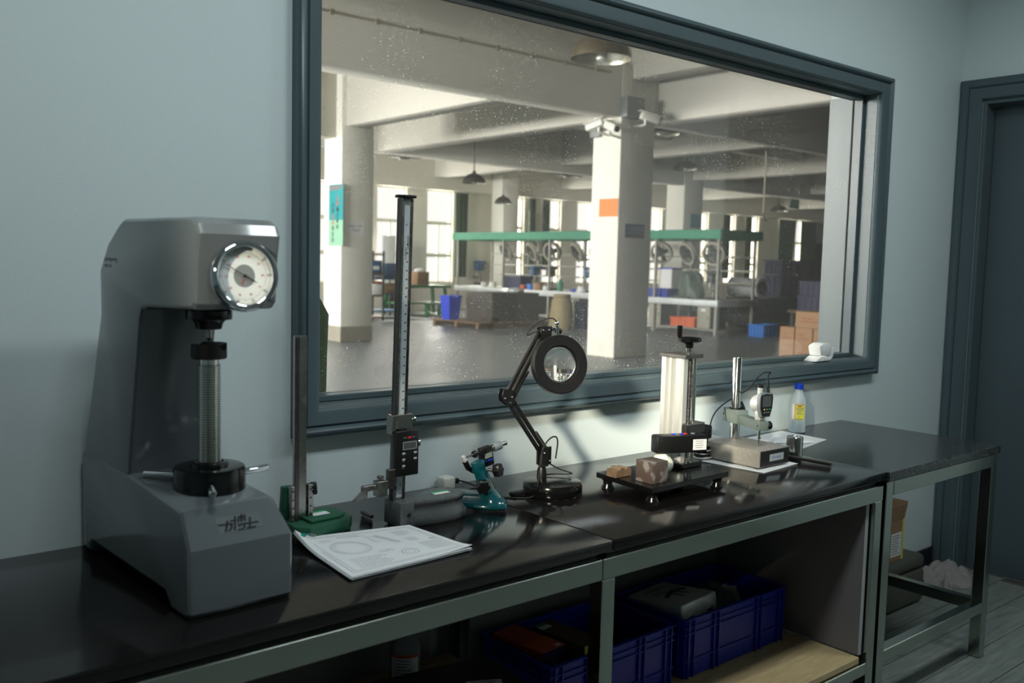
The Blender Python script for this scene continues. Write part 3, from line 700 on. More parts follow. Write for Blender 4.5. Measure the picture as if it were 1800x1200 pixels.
b = prism(B(), [(-0.0265, 0.140), (-0.046, 0.140), (-0.046, 0.106), (-0.050, 0.106), (-0.050, 0.096), (-0.028, 0.096), (-0.028, 0.125), (-0.0265, 0.125)], -0.030, -0.018, 'xz', bev=0.001, seg=1); obj('jaw', b, 'steel_dark', T)
o = obj('scriber_clamp', box(B(), -0.076, -0.0505, -0.035, -0.012, 0.082, 0.117, 0.001, 1), 'steel_worn', T)
obj('clamp_screw', lathe(B(), [(0, 0), (0.004, 0), (0.004, 0.004), (0.0085, 0.005), (0.0085, 0.0095), (0.004, 0.0105), (0, 0.0105)], (-0.063, -0.023, 0.1175), (0, 0, 1), 20), 'steel_worn', o)
b = prism(B(), [(-0.0765, 0.110), (-0.112, 0.110), (-0.112, 0.098), (-0.134, 0.080), (-0.132, 0.077), (-0.100, 0.083), (-0.100, 0.097), (-0.0765, 0.099)], -0.029, -0.018, 'xz', bev=0.0008, seg=1); obj('scriber', b, 'steel_worn', T)

# ================================================================== small pin on the counter
o = tag(obj('steel_pin', lathe(B(), [(0, 0), (0.0042, 0.0), (0.005, 0.001), (0.005, 0.050), (0.0042, 0.051), (0, 0.051)], (0, 0, 0.0052), (0.05, 1, 0), 16), 'steel_dark'), 'short dark steel pin lying alone on the worktop', 'pin'); o.location = (1.170, -0.178, TOP)

# ================================================================== drawings with binder clip
T = thing('drawing_stack', 'stack of white engineering drawings held by a teal binder clip', 'papers', (0, 0, TOP))
q4 = [onz(516, 950, TOP+0.004), onz(718, 926, TOP+0.004), onz(829, 965, TOP+0.004), onz(617, 1018, TOP+0.004)]
def qpt(c, s, t): return c[0]*(1-s)*(1-t)+c[1]*s*(1-t)+c[2]*s*t+c[3]*(1-s)*t
def sheet(c, z, th, curl=0.0, curl2=0.0, n=14):
    b = B(); g = {}
    for side in (0, 1):
        for i in range(n+1):
            for j in range(n+1):
                s_, t_ = i/n, j/n; p = qpt(c, s_, t_)
                zz = z + th*side + curl*max(0, 1-(s_+t_*0.35)*5.5)**2 + curl2*max(0, (s_*0.7+t_-1.45)*4)**2 + 0.0012*math.sin(s_*7+t_*3)*min(1, 6*min(s_, t_, 1-s_, 1-t_))
                g[side, i, j] = b.verts.new((p.x, p.y, zz))
    for i in range(n):
        for j in range(n):
            b.faces.new((g[1,i,j], g[1,i+1,j], g[1,i+1,j+1], g[1,i,j+1])); b.faces.new((g[0,i,j], g[0,i,j+1], g[0,i+1,j+1], g[0,i+1,j]))
    for i in range(n):
        for (a, c2) in (((i,0),(i+1,0)), ((i+1,n),(i,n)), ((0,i+1),(0,i)), ((n,i),(n,i+1))):
            b.faces.new((g[0,a[0],a[1]], g[0,c2[0],c2[1]], g[1,c2[0],c2[1]], g[1,a[0],a[1]]))
    return b
for k in range(4):
    off = Vector((random.uniform(-.004, .004), random.uniform(-.003, .003), 0)); c = [p+off for p in q4]
    zk = 0.0022+k*0.0018
    sh = obj('sheet', sheet(c, zk, 0.0010, 0.016+0.001*k, 0.001+0.004*(k == 3)), 'paper', T, ang=60)
def onpaper(s_, t_, lift=0.0): 
    p = qpt(q4, s_, t_); zz = 0.0022+3*0.0018+0.0010+0.019*max(0, 1-(s_+t_*0.35)*5.5)**2+0.005*max(0, (s_*0.7+t_-1.45)*4)**2 + 0.0012*math.sin(s_*7+t_*3)*min(1, 6*min(s_, t_, 1-s_, 1-t_))
    return Vector((p.x, p.y, zz+0.0004+lift))
def pline(b, pts, w_=0.0006):
    for (a, c) in zip(pts, pts[1:]):
        P, Q = onpaper(*a), onpaper(*c); d = (Q-P); 
        if d.length < 1e-6: continue
        s_ = Vector((-d.y, d.x, 0)).normalized()*w_/2
        poly(b, [P-s_, P+s_, Q+s_, Q-s_])
b = B()
def circ(cs, ct, rs, rt, w_): pline(b, [(cs+rs*math.cos(a), ct+rt*math.sin(a)) for a in [2*math.pi*i/30 for i in range(31)]], w_)
circ(0.28, 0.42, 0.15, 0.17, 0.0006); circ(0.28, 0.42, 0.135, 0.15, 0.0005); circ(0.28, 0.42, 0.115, 0.13, 0.0004)
circ(0.60, 0.76, 0.06, 0.08, 0.0006); circ(0.60, 0.76, 0.035, 0.05, 0.0005)
for fr_ in ((0.05, 0.06, 0.96, 0.94), (0.075, 0.085, 0.94, 0.915)):
    x0, y0, x1, y1 = fr_
    for a, c in (((x0,y0),(x1,y0)), ((x1,y0),(x1,y1)), ((x1,y1),(x0,y1)), ((x0,y1),(x0,y0))): pline(b, [(a[0]+(c[0]-a[0])*i/8, a[1]+(c[1]-a[1])*i/8) for i in range(9)], 0.0006)
pline(b, [(0.58, 0.18), (0.66, 0.48)], 0.0012); pline(b, [(0.60, 0.17), (0.68, 0.47)], 0.0008); pline(b, [(0.555, 0.19), (0.635, 0.49)], 0.0005)
for r_ in range(6):
    t0 = 0.60+r_*0.045
    pline(b, [(0.76, t0), (0.92, t0)], 0.0005)
for r_ in range(7): pline(b, [(0.76+0.16*r_/6, 0.60), (0.76+0.16*r_/6, 0.825)], 0.0005)
obj('drawing_lines', b, 'ink_line', T, flat=True)
b = B()
for (s0, t0, n_, l_) in ((0.14, 0.68, 7, 0.30), (0.42, 0.60, 2, 0.13), (0.50, 0.20, 6, 0.05), (0.74, 0.16, 5, 0.16), (0.74, 0.40, 4, 0.10), (0.10, 0.17, 2, 0.12), (0.30, 0.12, 2, 0.25)):
    for i in range(n_):
        s_ = s0
        while s_ < s0+l_*(0.7+0.3*random.random()):
            e_ = s_+random.uniform(0.006, 0.022); pline(b, [(s_, t0+i*0.033), (e_, t0+i*0.033)], 0.0012); s_ = e_+0.007
o = obj('drawing_lettering', b, 'ink_line', T, flat=True); o['kind'] = 'stuff'
b = B(); pline(b, [(0.895, 0.52), (0.935, 0.545)], 0.003); obj('drawing_mark', b, 'ink_black', T, flat=True)
p0 = onpaper(0.055, 0.045); 
cd = (q4[2]-q4[0]); cd.z = 0; cd.normalize(); cs = Vector((-cd.y, cd.x, 0))
clip = obj('binder_clip', obox(B(), p0+Vector((0, 0, -0.002)), cs, cd, Vector((0, 0, 1)), 0.019, 0.012, 0.011, 0.001), 'clip_teal', T)
b = B(); tube(b, [p0+cs*0.005+cd*0.006+Vector((0,0,.004)), p0+cs*0.005+cd*0.024+Vector((0,0,.004)), p0+cs*0.002+cd*0.030+Vector((0,0,.004)), p0-cs*0.002+cd*0.030+Vector((0,0,.004)), p0-cs*0.005+cd*0.024+Vector((0,0,.004)), p0-cs*0.005+cd*0.006+Vector((0,0,.004))], 0.0006, 6, 1)
obj('clip_wire', b, 'chrome', clip)

# ================================================================== micrometer in its teal stand
T = thing('micrometer_stand', 'glossy teal micrometer stand with star knobs beside the lamp base', 'stand', (1.455, -0.205, TOP))
ov = []
ld = Vector((0.30, -0.95, 0)).normalized(); ls = Vector((0.95, 0.30, 0))
def oval(a, bw, z, c=Vector((0.0, 0.0, 0)), n=32): return [c+ld*(a*math.cos(2*math.pi*i/n))+ls*(bw*math.sin(2*math.pi*i/n)*(1-0.18*math.cos(2*math.pi*i/n)))+Vector((0,0,z)) for i in range(n)]
obj('base', rings(B(), [oval(0.098, 0.050, 0.001), oval(0.102, 0.054, 0.004), oval(0.102, 0.054, 0.010), oval(0.092, 0.044, 0.020), oval(0.084, 0.030, 0.026), oval(0.070, 0.018, 0.029)]), 'teal_enamel', T, ang=50)
c0 = ld*0.055
def ring4(cx, z, hx, hy): return [c0+Vector((cx, 0, z))+ls*sx_*hx+ld*sy_*hy for sx_, sy_ in ((-1,-0.7),(-0.7,-1),(0.7,-1),(1,-0.7),(1,0.7),(0.7,1),(-0.7,1),(-1,0.7))]
obj('upright', rings(B(), [ring4(0.002, 0.012, 0.034, 0.034), ring4(0.0, 0.026, 0.026, 0.026), ring4(-0.014, 0.050, 0.022, 0.018), ring4(-0.026, 0.078, 0.020, 0.014), ring4(-0.038, 0.100, 0.018, 0.012)]), 'teal_enamel', T, ang=50)
b = B(); obox(b, (-0.022, -0.046, 0.108), (0.97, 0, 0.25), (0, 1, 0), (-0.25, 0, 0.97), 0.034, 0.016, 0.030, 0.003); obj('clamp_jaw', b, 'teal_enamel', T)
kb = star(B(), (-0.030, -0.072, 0.066), (-0.35, -0.92, -0.12), 0.017, 0.018, 6, 0.12); obj('tilt_knob', kb, 'black_plastic', T)
kb = star(B(), (0.014, -0.068, 0.098), (0.35, -0.9, 0.15), 0.016, 0.018, 6, 0.12); obj('clamp_knob', kb, 'black_plastic', T)
obj('clamp_stud', cyl(B(), (0.004, -0.052, 0.098), (0.0135, -0.067, 0.098), 0.004), 'steel_dark', T)
T = thing('micrometer', 'digital micrometer with grey frame and blue buttons clamped in the teal stand', 'micrometer', (1.455, -0.232, TOP))
mu = Vector((0.985, 0, 0.17)).normalized(); mv = Vector((-0.17, 0, 0.985)).normalized(); mo = Vector((-0.054, 0, 0.130))
def mp_(a, c, y=0.0): return mo + mu*a + mv*c + Vector((0, y, 0))
arc = [mp_(0.0, 0.002), mp_(0.003, -0.012), mp_(0.010, -0.030), mp_(0.024, -0.042), mp_(0.040, -0.044), mp_(0.055, -0.034), mp_(0.060, -0.018)]
b = B()
for a, c in zip(arc[1:], arc[2:]): bar(b, a+(a-c)*0.15, c+(c-a)*0.15, 0.011, 0.012, up=(0, 1, 0), bev=0.0015)
obj('frame', b, 'black_plastic', T)
b = B(); bar(b, mp_(-0.002, 0.006), mp_(0.006, -0.020), 0.009, 0.010, up=(0, 1, 0), bev=0.0015); obj('anvil_arm', b, 'silver_paint', T)
obj('anvil', cyl(B(), mp_(0.000, 0.0), mp_(0.012, 0.0), 0.0032), 'steel_bright', T)
obj('spindle', cyl(B(), mp_(0.016, 0.0), mp_(0.046, 0.0), 0.0032), 'steel_bright', T)
obj('spindle_guard', lathe(B(), [(0, 0), (0.008, 0), (0.009, 0.002), (0.009, 0.008), (0.006, 0.010), (0, 0.010)], mp_(0.030, 0), mu, 20), 'black_plastic', T)
obj('lock_lever', lathe(B(), [(0, 0), (0.008, 0), (0.008, 0.007), (0, 0.007)], mp_(0.046, 0.003, -0.012), (0, -1, 0), 16), 'black_plastic', T)
b = B(); obox(b, mp_(0.066, -0.014, -0.004), mu, (0, 1, 0), mv, 0.036, 0.020, 0.050, 0.003); ro = obj('readout', b, 'black_plastic', T)
b = B(); obox(b, mp_(0.067, -0.010, -0.0143), mu, (0, 1, 0), mv, 0.024, 0.0006, 0.013, 0); obj('display', b, 'lcd', ro)
for k in range(3):
    b = B(); obox(b, mp_(0.058+k*0.009, -0.023, -0.0146), mu, (0, 1, 0), mv, 0.005, 0.0016, 0.004, 0.0005); obj('button', b, 'blue_button', ro)
obj('sleeve', lathe(B(), [(0, 0), (0.0085, 0), (0.0085, 0.010), (0, 0.010)], mp_(0.0842, 0), mu, 22), 'steel_worn', T)
obj('thimble', lathe(B(), [(0, 0), (0.0100, 0.0), (0.0108, 0.004), (0.0108, 0.024), (0.0095, 0.026), (0, 0.026)], mp_(0.0945, 0), mu, 24), 'grey_plastic', T)
obj('ratchet', lathe(B(), [(0, 0), (0.005, 0), (0.005, 0.010), (0.0055, 0.011), (0.0055, 0.018), (0, 0.019)], mp_(0.1208, 0), mu, 18), 'steel_worn', T)

# ================================================================== magnifier lamp
LB = Vector((1.695, -0.245, TOP))
T = thing('magnifier_lamp', 'black magnifier lamp with ring head, jointed arm and round weighted base', 'lamp', LB)
obj('base', lathe(B(), [(0, 0), (0.078, 0), (0.080, 0.003), (0.080, 0.029), (0.077, 0.035), (0.071, 0.037), (0.0, 0.0375)], seg=64), 'black_gloss', T)
def lw(x, y, z): return Vector((x, y, z)) - LB
nk = lw(1.690, -0.205, TOP+0.0376)
obj('neck', lathe(B(), [(0, 0), (0.0135, 0), (0.013, 0.020), (0.0105, 0.029), (0.006, 0.030), (0.006, 0.042), (0, 0.042)], nk, seg=28), 'black_plastic', T)
P1 = lw(1.694, -0.205, 0.895); P2 = lw(1.562, -0.205, 1.068); P3 = lw(1.678, -0.205, 1.236)
b = B(); box(b, P1.x-0.016, P1.x+0.020, P1.y-0.012, P1.y-0.008, P1.z-0.022, P1.z+0.028, 0.0015, 1); box(b, P1.x-0.016, P1.x+0.020, P1.y+0.008, P1.y+0.012, P1.z-0.022, P1.z+0.028, 0.0015, 1); box(b, P1.x-0.010, P1.x+0.010, P1.y-0.012, P1.y+0.012, P1.z-0.026, P1.z-0.020, 0.001, 1)
obj('lower_bracket', b, 'black_matte', T)
def arm(nm, a, c, off):
    d = (c-a).normalized(); s_ = Vector((0, 1, 0)).cross(d).normalized()
    for k in (-1, 1):
        b = B(); bar(b, a+s_*off*k, c+s_*off*k, 0.010, 0.0085, up=(0, 1, 0), bev=0.001); obj(nm, b, 'black_matte', T)
arm('lower_arm', P1+Vector((0, 0, 0.01)), P2, 0.0075)
arm('upper_arm', P2, P3, 0.0085)
def spring(nm, a, c, r, n):
    a, c = Vector(a), Vector(c); d = (c-a); u, v = frame_of(d); pts = [a+d*(i/(n*10))+(u*math.cos(2*math.pi*i/10)+v*math.sin(2*math.pi*i/10))*r for i in range(n*10+1)]
    obj(nm, tube(B(), pts, 0.0009, 5), 'black_matte', T)
d = (P2-P1).normalized(); s_ = Vector((0, 1, 0)).cross(d).normalized(); e1 = s_ if s_.x > 0 else -s_
spring('arm_spring', P1+e1*0.020+d*0.008, P1+e1*0.017+d*0.075, 0.0052, 26)
obj('spring_sleeve', cyl(B(), P1+e1*0.019+d*0.016, P1+e1*0.017+d*0.068, 0.0046), 'black_matte', T)
d2 = (P3-P2).normalized(); s2 = Vector((0, 1, 0)).cross(d2).normalized(); e2 = s2 if s2.x > 0 else -s2
obj('spring_sleeve', cyl(B(), P2+e2*0.020+d2*0.01, P2+e2*0.016+d2*0.085, 0.005), 'black_matte', T); spring('arm_spring', P2+e2*0.012+d2*0.0, P2+e2*0.018+d2*0.092, 0.0056, 30)
for k in (-1, 1):
    b = prism(B(), [(P2.x-0.026, P2.z+0.008), (P2.x-0.020, P2.z+0.024), (P2.x+0.012, P2.z+0.018), (P2.x+0.020, P2.z-0.014), (P2.x+0.006, P2.z-0.026), (P2.x-0.022, P2.z-0.008)], P2.y+k*0.0085-0.001, P2.y+k*0.0085+0.001, 'xz', bev=0.0005, seg=1)
    obj('elbow_plate', b, 'black_matte', T)
for (ox, oz) in ((-0.018, -0.001), (0.006, 0.001), (0.002, -0.014)): obj('elbow_bolt', ball(B(), (P2.x+ox, P2.y-0.0105, P2.z+oz), 0.0035, 12), 'chrome', T)
for (ox, oz) in ((0.012, -0.012), (-0.008, 0.012)): obj('bracket_bolt', ball(B(), (P1.x+ox, P1.y-0.0125, P1.z+oz), 0.0032, 12), 'chrome', T)
for k in (-1, 1):
    b = prism(B(), [(P3.x-0.014, P3.z-0.004), (P3.x-0.012, P3.z+0.012), (P3.x+0.026, P3.z+0.016), (P3.x+0.026, P3.z-0.010), (P3.x+0.002, P3.z-0.028)], P3.y+k*0.0085-0.001, P3.y+k*0.0085+0.001, 'xz', bev=0.0005, seg=1)
    obj('head_plate', b, 'black_matte', T)
for ox in (-0.006, 0.016): obj('head_bolt', ball(B(), (P3.x+ox, P3.y-0.0105, P3.z+0.005), 0.0038, 12), 'chrome', T)
# ring head
HN = Vector((-0.30, -0.92, 0.16)).normalized()
HC = lw(1.690, -0.262, 1.153)
hd = obj('ring_head', lathe(B(), [(0.050, -0.012), (0.076, -0.012), (0.0785, -0.008), (0.0785, 0.010), (0.076, 0.013), (0.051, 0.013), (0.049, 0.010), (0.049, -0.010)], HC, HN, 64, cap=False), 'black_plastic', T)
R_ = 0.26
def cap_prof(r, R, s, n=8): return [(r*i/n, s*(math.sqrt(R*R-(r*i/n)**2)-math.sqrt(R*R-r*r))) for i in range(n+1)]
pr = cap_prof(0.0488, R_, 1); pr2 = list(reversed(cap_prof(0.0488, R_, -1)))
obj('lens', lathe(B(), [(r, z+0.001) for r, z in pr] + [(r, z-0.001) for r, z in pr2], HC, HN, 48, cap=False), 'lens_glass', hd, ang=80)
hu = (Vector((0, 0, 1))-HN*HN.z).normalized(); ht = HC+hu*0.0785
b = B(); cyl(b, ht-hu*0.002, ht+hu*0.022-HN*0.004, 0.0045); cyl(b, ht+hu*0.020-HN*0.004, P3+Vector((0.030, -0.002, 0.006)), 0.006); ball(b, ht+hu*0.032-HN*0.002, 0.0065, 12)
obj('head_stem', b, 'chrome', T)
b = lathe(B(), [(0, 0), (0.004, 0), (0.008, 0.004), (0.008, 0.016), (0.005, 0.02), (0, 0.02)], P3+Vector((0.034, -0.012, 0.006)), (0.8, -0.5, -0.3), 14); obj('head_knob', b, 'black_plastic', T)
b = tube(B(), [ht+hu*0.034, ht+hu*0.05+Vector((-0.02, 0, 0)), P3+Vector((-0.03, 0, 0.022)), P3+Vector((-0.062, 0, -0.012)), P3+Vector((-0.03, -0.0, 0.000)), P3+Vector((-0.008, -0.002, 0.002))], 0.0017, 7, 3); obj('head_cable', b, 'rubber', T)
# cable and inline switch
T2 = T
def cw(x, y, z): return Vector((x, y, z))-LB
obj('cable', tube(B(), [cw(1.728, -0.218, 0.888), cw(1.730, -0.226, 0.95), cw(1.690, -0.236, 0.955), cw(1.650, -0.245, 0.925), cw(1.640, -0.25, 0.86), cw(1.628, -0.256, 0.815), cw(1.612, -0.255, 0.8025), cw(1.58, -0.235, 0.8025), cw(1.545, -0.20, 0.8025), cw(1.53, -0.16, 0.803), cw(1.55, -0.10, 0.8025)], 0.0021, 8, 3), 'rubber', T2)
obj('cable_tail', tube(B(), [cw(1.652, -0.208, 0.807), cw(1.70, -0.19, 0.8395), cw(1.74, -0.20, 0.8405), cw(1.765, -0.225, 0.8405), cw(1.775, -0.245, 0.845), cw(1.745, -0.22, 0.855), cw(1.712, -0.208, 0.875)], 0.0021, 8, 3), 'rubber', T2)
b = B(); obox(b, cw(1.612, -0.213, 0.8085), (0.96, -0.12, 0.05), (0.12, 0.96, 0), (0, 0, 1), 0.070, 0.022, 0.012, 0.004); obj('inline_switch', b, 'black_plastic', T2)
T3 = thing('usb_charger', 'white cube charger with black plug standing by the wall', 'charger', (1.492, -0.036, TOP))
obj('body', box(B(), -0.019, 0.019, -0.019, 0.019, 0.0005, 0.034, 0.005, 3), 'white_plastic', T3)
obj('plug', obox(B(), (0.029, -0.004, 0.018), (1, 0, 0), (0, 1, 0), (0, 0, 1), 0.020, 0.012, 0.014, 0.003), 'rubber', T3)
obj('lead', tube(B(), [(0.038, -0.004, 0.018), (0.06, -0.006, 0.012), (0.078, -0.03, 0.0025), (0.082, -0.060, 0.0025)], 0.0021, 8, 3), 'rubber', T3)
obj('prongs', box(B(), -0.010, 0.010, 0.0192, 0.030, 0.016, 0.026, 0.001, 1), 'steel', T3)

# ================================================================== roughness stage with plate
T = thing('measuring_plate', 'black polished plate on four waisted feet under the measuring column', 'plate', (2.0, -0.375, TOP))
obj('plate', prism(B(), [(-0.176, -0.110), (0.162, -0.098), (0.197, 0.106), (-0.160, 0.110)], 0.030, 0.045, 'xy', bev=0.0015, seg=1), 'black_gloss', T)
for p in ((-0.145, -0.085), (0.140, -0.075), (0.160, 0.085), (-0.135, 0.088)):
    obj('foot', lathe(B(), [(0, 0), (0.018, 0), (0.018, 0.004), (0.013, 0.012), (0.013, 0.020), (0.018, 0.028), (0.018, 0.0298), (0, 0.0298)], (p[0], p[1], 0), seg=20), 'black_gloss', T)
PZ = TOP+0.0455
T = thing('measuring_column', 'aluminium profile column with lead screw, hand crank and black probe unit', 'measuring stand', (2.10, -0.34, PZ))
def sl(x, y, z): return Vector((x-2.10, y+0.34, z-PZ))
obj('column_base', box(B(), -0.032, 0.058, -0.042, 0.062, 0.0, 0.014, 0.002, 1), 'black_gloss', T)
x0, x1, y0, y1 = -0.030, -0.010, -0.030, 0.050
pf = [(x1, y1), (x0, y1), (x0, y1-0.016), (x0+0.008, y1-0.020), (x0+0.008, y1-0.027), (x0, y1-0.030), (x0, 0.014), (x0+0.009, 0.010), (x0+0.009, 0.000), (x0, -0.004), (x0, y0+0.008), (x0+0.003, y0), (x1, y0)]
obj('profile', prism(B(), pf, 0.0145, 0.3145, 'xy'), 'aluminium', T, flat=True)
obj('guide_rod', cyl(B(), (0.034, -0.020, 0.0145), (0.034, -0.020, 0.3145), 0.0055, seg=18), 'steel_bright', T)
prof = [(0.0, 0.0145), (0.008, 0.0145)]; z = 0.016
while z < 0.310: prof += [(0.008, z), (0.0062, z+0.0014), (0.0062, z+0.0022), (0.008, z+0.0036)]; z += 0.0042
prof += [(0.006, 0.3145), (0.0, 0.3145)]
obj('lead_screw', lathe(B(), prof, (0.010, -0.022, 0), seg=18), 'steel_worn', T, ang=20)
obj('top_plate', box(B(), -0.033, 0.046, -0.040, 0.056, 0.315, 0.326, 0.001, 1), 'steel_dark', T)
obj('collar', lathe(B(), [(0, 0.3262), (0.005, 0.3262), (0.005, 0.332), (0.0095, 0.332), (0.0095, 0.343), (0, 0.343)], (0.010, -0.016, 0), seg=22), 'steel', T)
cr = obj('crank_wheel', lathe(B(), [(0, 0.3432), (0.011, 0.3432), (0.012, 0.354), (0.028, 0.360), (0.034, 0.362), (0.034, 0.371), (0.031, 0.373), (0.027, 0.370), (0, 0.3695)], (0.010, -0.016, 0), seg=36), 'black_gloss', T)
obj('crank_handle', lathe(B(), [(0, 0.3705), (0.004, 0.3705), (0.004, 0.374), (0.0075, 0.376), (0.0085, 0.400), (0.008, 0.407), (0, 0.4075)], (-0.014, 0.002, 0), seg=18), 'black_gloss', T)
obj('carriage', box(B(), -0.028, 0.056, -0.047, -0.0305, 0.100, 0.125, 0.001, 1), 'steel_dark', T)
obj('carriage_cap', box(B(), -0.026, 0.050, -0.052, -0.014, 0.1252, 0.130, 0.001, 1), 'steel_worn', T)
ua = sl(1.958, -0.368, 0.928); ub = sl(2.104, -0.428, 0.928); ud = (ub-ua); ul = ud.length; ud.normalize(); us = Vector((0, 0, 1)).cross(ud)
b = B(); obox(b, (ua+ub)/2, ud, us, (0, 0, 1), ul, 0.042, 0.050, 0.006); pu = obj('probe_unit', b, 'black_plastic', T)
b = B(); obox(b, ub-ud*0.026-us*0.0212-Vector((0, 0, 0.002)), ud, us, (0, 0, 1), 0.042, 0.0006, 0.030, 0); obj('label', b, 'paper', pu, flat=True)
b = B()
for k in range(4): obox(b, ub-ud*0.028-us*0.0217+Vector((0, 0, 0.008-k*0.006)), ud, us, (0, 0, 1), 0.026-0.004*(k % 2), 0.0002, 0.0014, 0)
obj('label_lettering', b, 'ink_grey', pu, flat=True)
for k, (m_, o_) in enumerate((('blue_button', 0.060), ('blue_button', 0.084), ('red_button', 0.096), ('grey_plastic', 0.120))):
    b = B(); obox(b, ua+ud*o_+Vector((0, 0, 0.0262)), ud, us, (0, 0, 1), 0.010, 0.008, 0.003, 0.001); obj('button', b, m_, pu)
b = B(); cyl(b, ua+ud*0.030-us*0.004-Vector((0, 0, 0.025)), ua+ud*0.030-us*0.004-Vector((0, 0, 0.034)), 0.004); bar(b, ua+ud*0.030-us*0.004-Vector((0, 0, 0.034)), ua-ud*0.006-us*0.010-Vector((0, 0, 0.040)), 0.003, 0.003); cyl(b, ua-ud*0.006-us*0.010-Vector((0, 0, 0.039)), ua-ud*0.006-us*0.010-Vector((0, 0, 0.046)), 0.0016)
obj('stylus', b, 'steel_dark', pu)
o = tag(obj('test_block', obox(B(), (0, 0, 0.029), (1, -0.04, 0), (0.04, 1, 0), (0, 0, 1), 0.060, 0.060, 0.058, 0.0012), 'rusty_block'), 'rust-stained steel cube standing on the black plate', 'block'); o.location = (1.885, -0.428, PZ)
o = tag(obj('stepped_block', prism(B(), [(-0.030, 0), (0.030, 0), (0.030, 0.021), (0.012, 0.025), (0.010, 0.020), (0.0, 0.020), (-0.002, 0.026), (-0.012, 0.026), (-0.014, 0.021), (-0.030, 0.021)], -0.018, 0.018, 'xz', bev=0.0008, seg=1), 'brass_block'), 'small notched brown block at the corner of the black plate', 'block'); o.location = (1.857, -0.335, PZ+0.0002); o.rotation_euler = (0, 0, math.radians(0))
o = tag(obj('ivory_stopper', lathe(B(), [(0, -0.026), (0.018, -0.026), (0.026, -0.020), (0.0285, -0.012), (0.0285, 0.006), (0.024, 0.012), (0.020, 0.020), (0.012, 0.026), (0, 0.026)], (0, 0, 0.0287), (0.85, -0.5, 0.0), 24), 'ivory'), 'ivory plastic stopper lying behind the rusty cube', 'stopper'); o.location = (1.972, -0.392, PZ)

# ================================================================== things behind the stage
T = thing('power_strip', 'white power strip on the worktop behind the measuring column', 'power strip', (2.545, -0.068, TOP))
obj('body', box(B(), -0.080, 0.085, -0.030, 0.030, 0.0005, 0.036, 0.004), 'white_plastic', T)
for k in range(3):
    o = obj('socket', box(B(), 0.030-0.0*k, 0.050, -0.0306, -0.0301, 0.010+k*0.006, 0.013+k*0.006), 'black_matte', T, flat=True)
T = thing('power_adapter', 'black block power adapter plugged in on the white power strip', 'adapter', (2.525, -0.068, TOP+0.0365))
obj('body', box(B(), -0.048, 0.048, -0.028, 0.028, 0.0, 0.046, 0.006, 3), 'black_plastic', T)
obj('ridge', box(B(), -0.030, 0.030, -0.018, 0.018, 0.0462, 0.0485, 0.001, 1), 'black_plastic', T)
T = thing('cable_bundle', 'tangled black and white cables heaped behind the measuring column', 'cables', (2.40, -0.18, TOP))
for k in range(9):
    random.seed(40+k); pts = []; a0 = random.uniform(0, 6)
    for i in range(9):
        a = a0+i*1.1; pts.append((0.035*math.cos(a)*random.uniform(.5, 1.1)+0.01, 0.035*math.sin(a)*random.uniform(.5, 1.1), 0.006+0.0042*k+0.003*random.random()))
    obj('cable', tube(B(), pts, 0.0026, 7, 2), 'rubber' if k % 3 else 'white_plastic', T)

# ================================================================== comparator stand
T = thing('comparator_stand', 'granite comparator base with bright steel column and grey clamp arm', 'comparator stand', (2.50, -0.295, TOP+0.0022))
gb = obj('base', box(B(), -0.080, 0.080, -0.100, 0.100, 0.004, 0.058, 0.003), 'granite_block', T)
for p in ((-0.06, -0.08), (0.06, -0.08), (0.0, 0.08)): obj('foot', cyl(B(), (p[0], p[1], 0), (p[0], p[1], 0.0042), 0.010), 'rubber', T)
obj('front_shade_panel', box(B(), -0.0755, 0.0765, -0.1012, -0.1001, 0.007, 0.055), 'black_matte', T, flat=True)  # added black panel, paints the shade on the front of the granite base
b = B(); box(b, -0.028, 0.046, -0.1019, -0.1013, 0.020, 0.042); lb = obj('name_plate', b, 'label_silver', T, flat=True)
obj('plate_lettering', text_bm('Tri metry', 0.0125, plane_M((0.009, -0.1022, 0.031), (1, 0, 0), (0, 0, 1))), 'ink_blue', lb, flat=True)
cp_ = Vector((0.035, 0.080, 0)); 
obj('column', lathe(B(), [(0, 0.0581), (0.0155, 0.0581), (0.0155, 0.324), (0.0140, 0.3265), (0, 0.3265)], cp_, seg=32), 'steel_bright', T)
ad_ = Vector((-0.057, -0.134, 0)).normalized(); as_ = Vector((-ad_.y, ad_.x, 0)); az = 0.134
b = B(); obox(b, cp_+ad_*0.0+Vector((0, 0, az)), ad_, as_, (0, 0, 1), 0.082, 0.048, 0.044, 0.003); ac = obj('clamp_block', b, 'grey_green_paint', T)
b = B(); obox(b, cp_+ad_*0.105+Vector((0, 0, az-0.006)), ad_, as_, (0, 0, 1), 0.132, 0.034, 0.030, 0.002); obj('arm', b, 'grey_green_paint', T)
b = B(); p = cp_+Vector((0, 0, az)); bar(b, p-ad_*0.030+as_*(-0.0245)+Vector((0, 0, 0.022)), p-ad_*0.012+as_*(-0.0245)+Vector((0, 0, -0.022)), 0.0016, 0.0012, up=as_); obj('clamp_slot', b, 'black_matte', ac)
obj('clamp_collar', cyl(B(), cp_+Vector((0, 0, az+0.0221)), cp_+Vector((0, 0, az+0.027)), 0.0215, seg=28), 'black_plastic', T)
for sgn in (-1,):
    obj('clamp_bolt', cyl(B(), p-ad_*0.034+as_*sgn*0.0242+Vector((0, 0, 0.002)), p-ad_*0.034+as_*sgn*0.0252+Vector((0, 0, 0.002)), 0.0032, seg=14), 'black_matte', ac)
obj('arm_bolt', cyl(B(), cp_+ad_*0.162-as_*0.0172+Vector((0, 0, az-0.006)), cp_+ad_*0.162-as_*0.0178+Vector((0, 0, az-0.006)), 0.003, seg=12), 'black_matte', T)
obj('lock_knob', star(B(), cp_+ad_*0.160+as_*0.0172+Vector((0, 0, az-0.006)), as_, 0.013, 0.014, 8, 0.06), 'black_plastic', T)
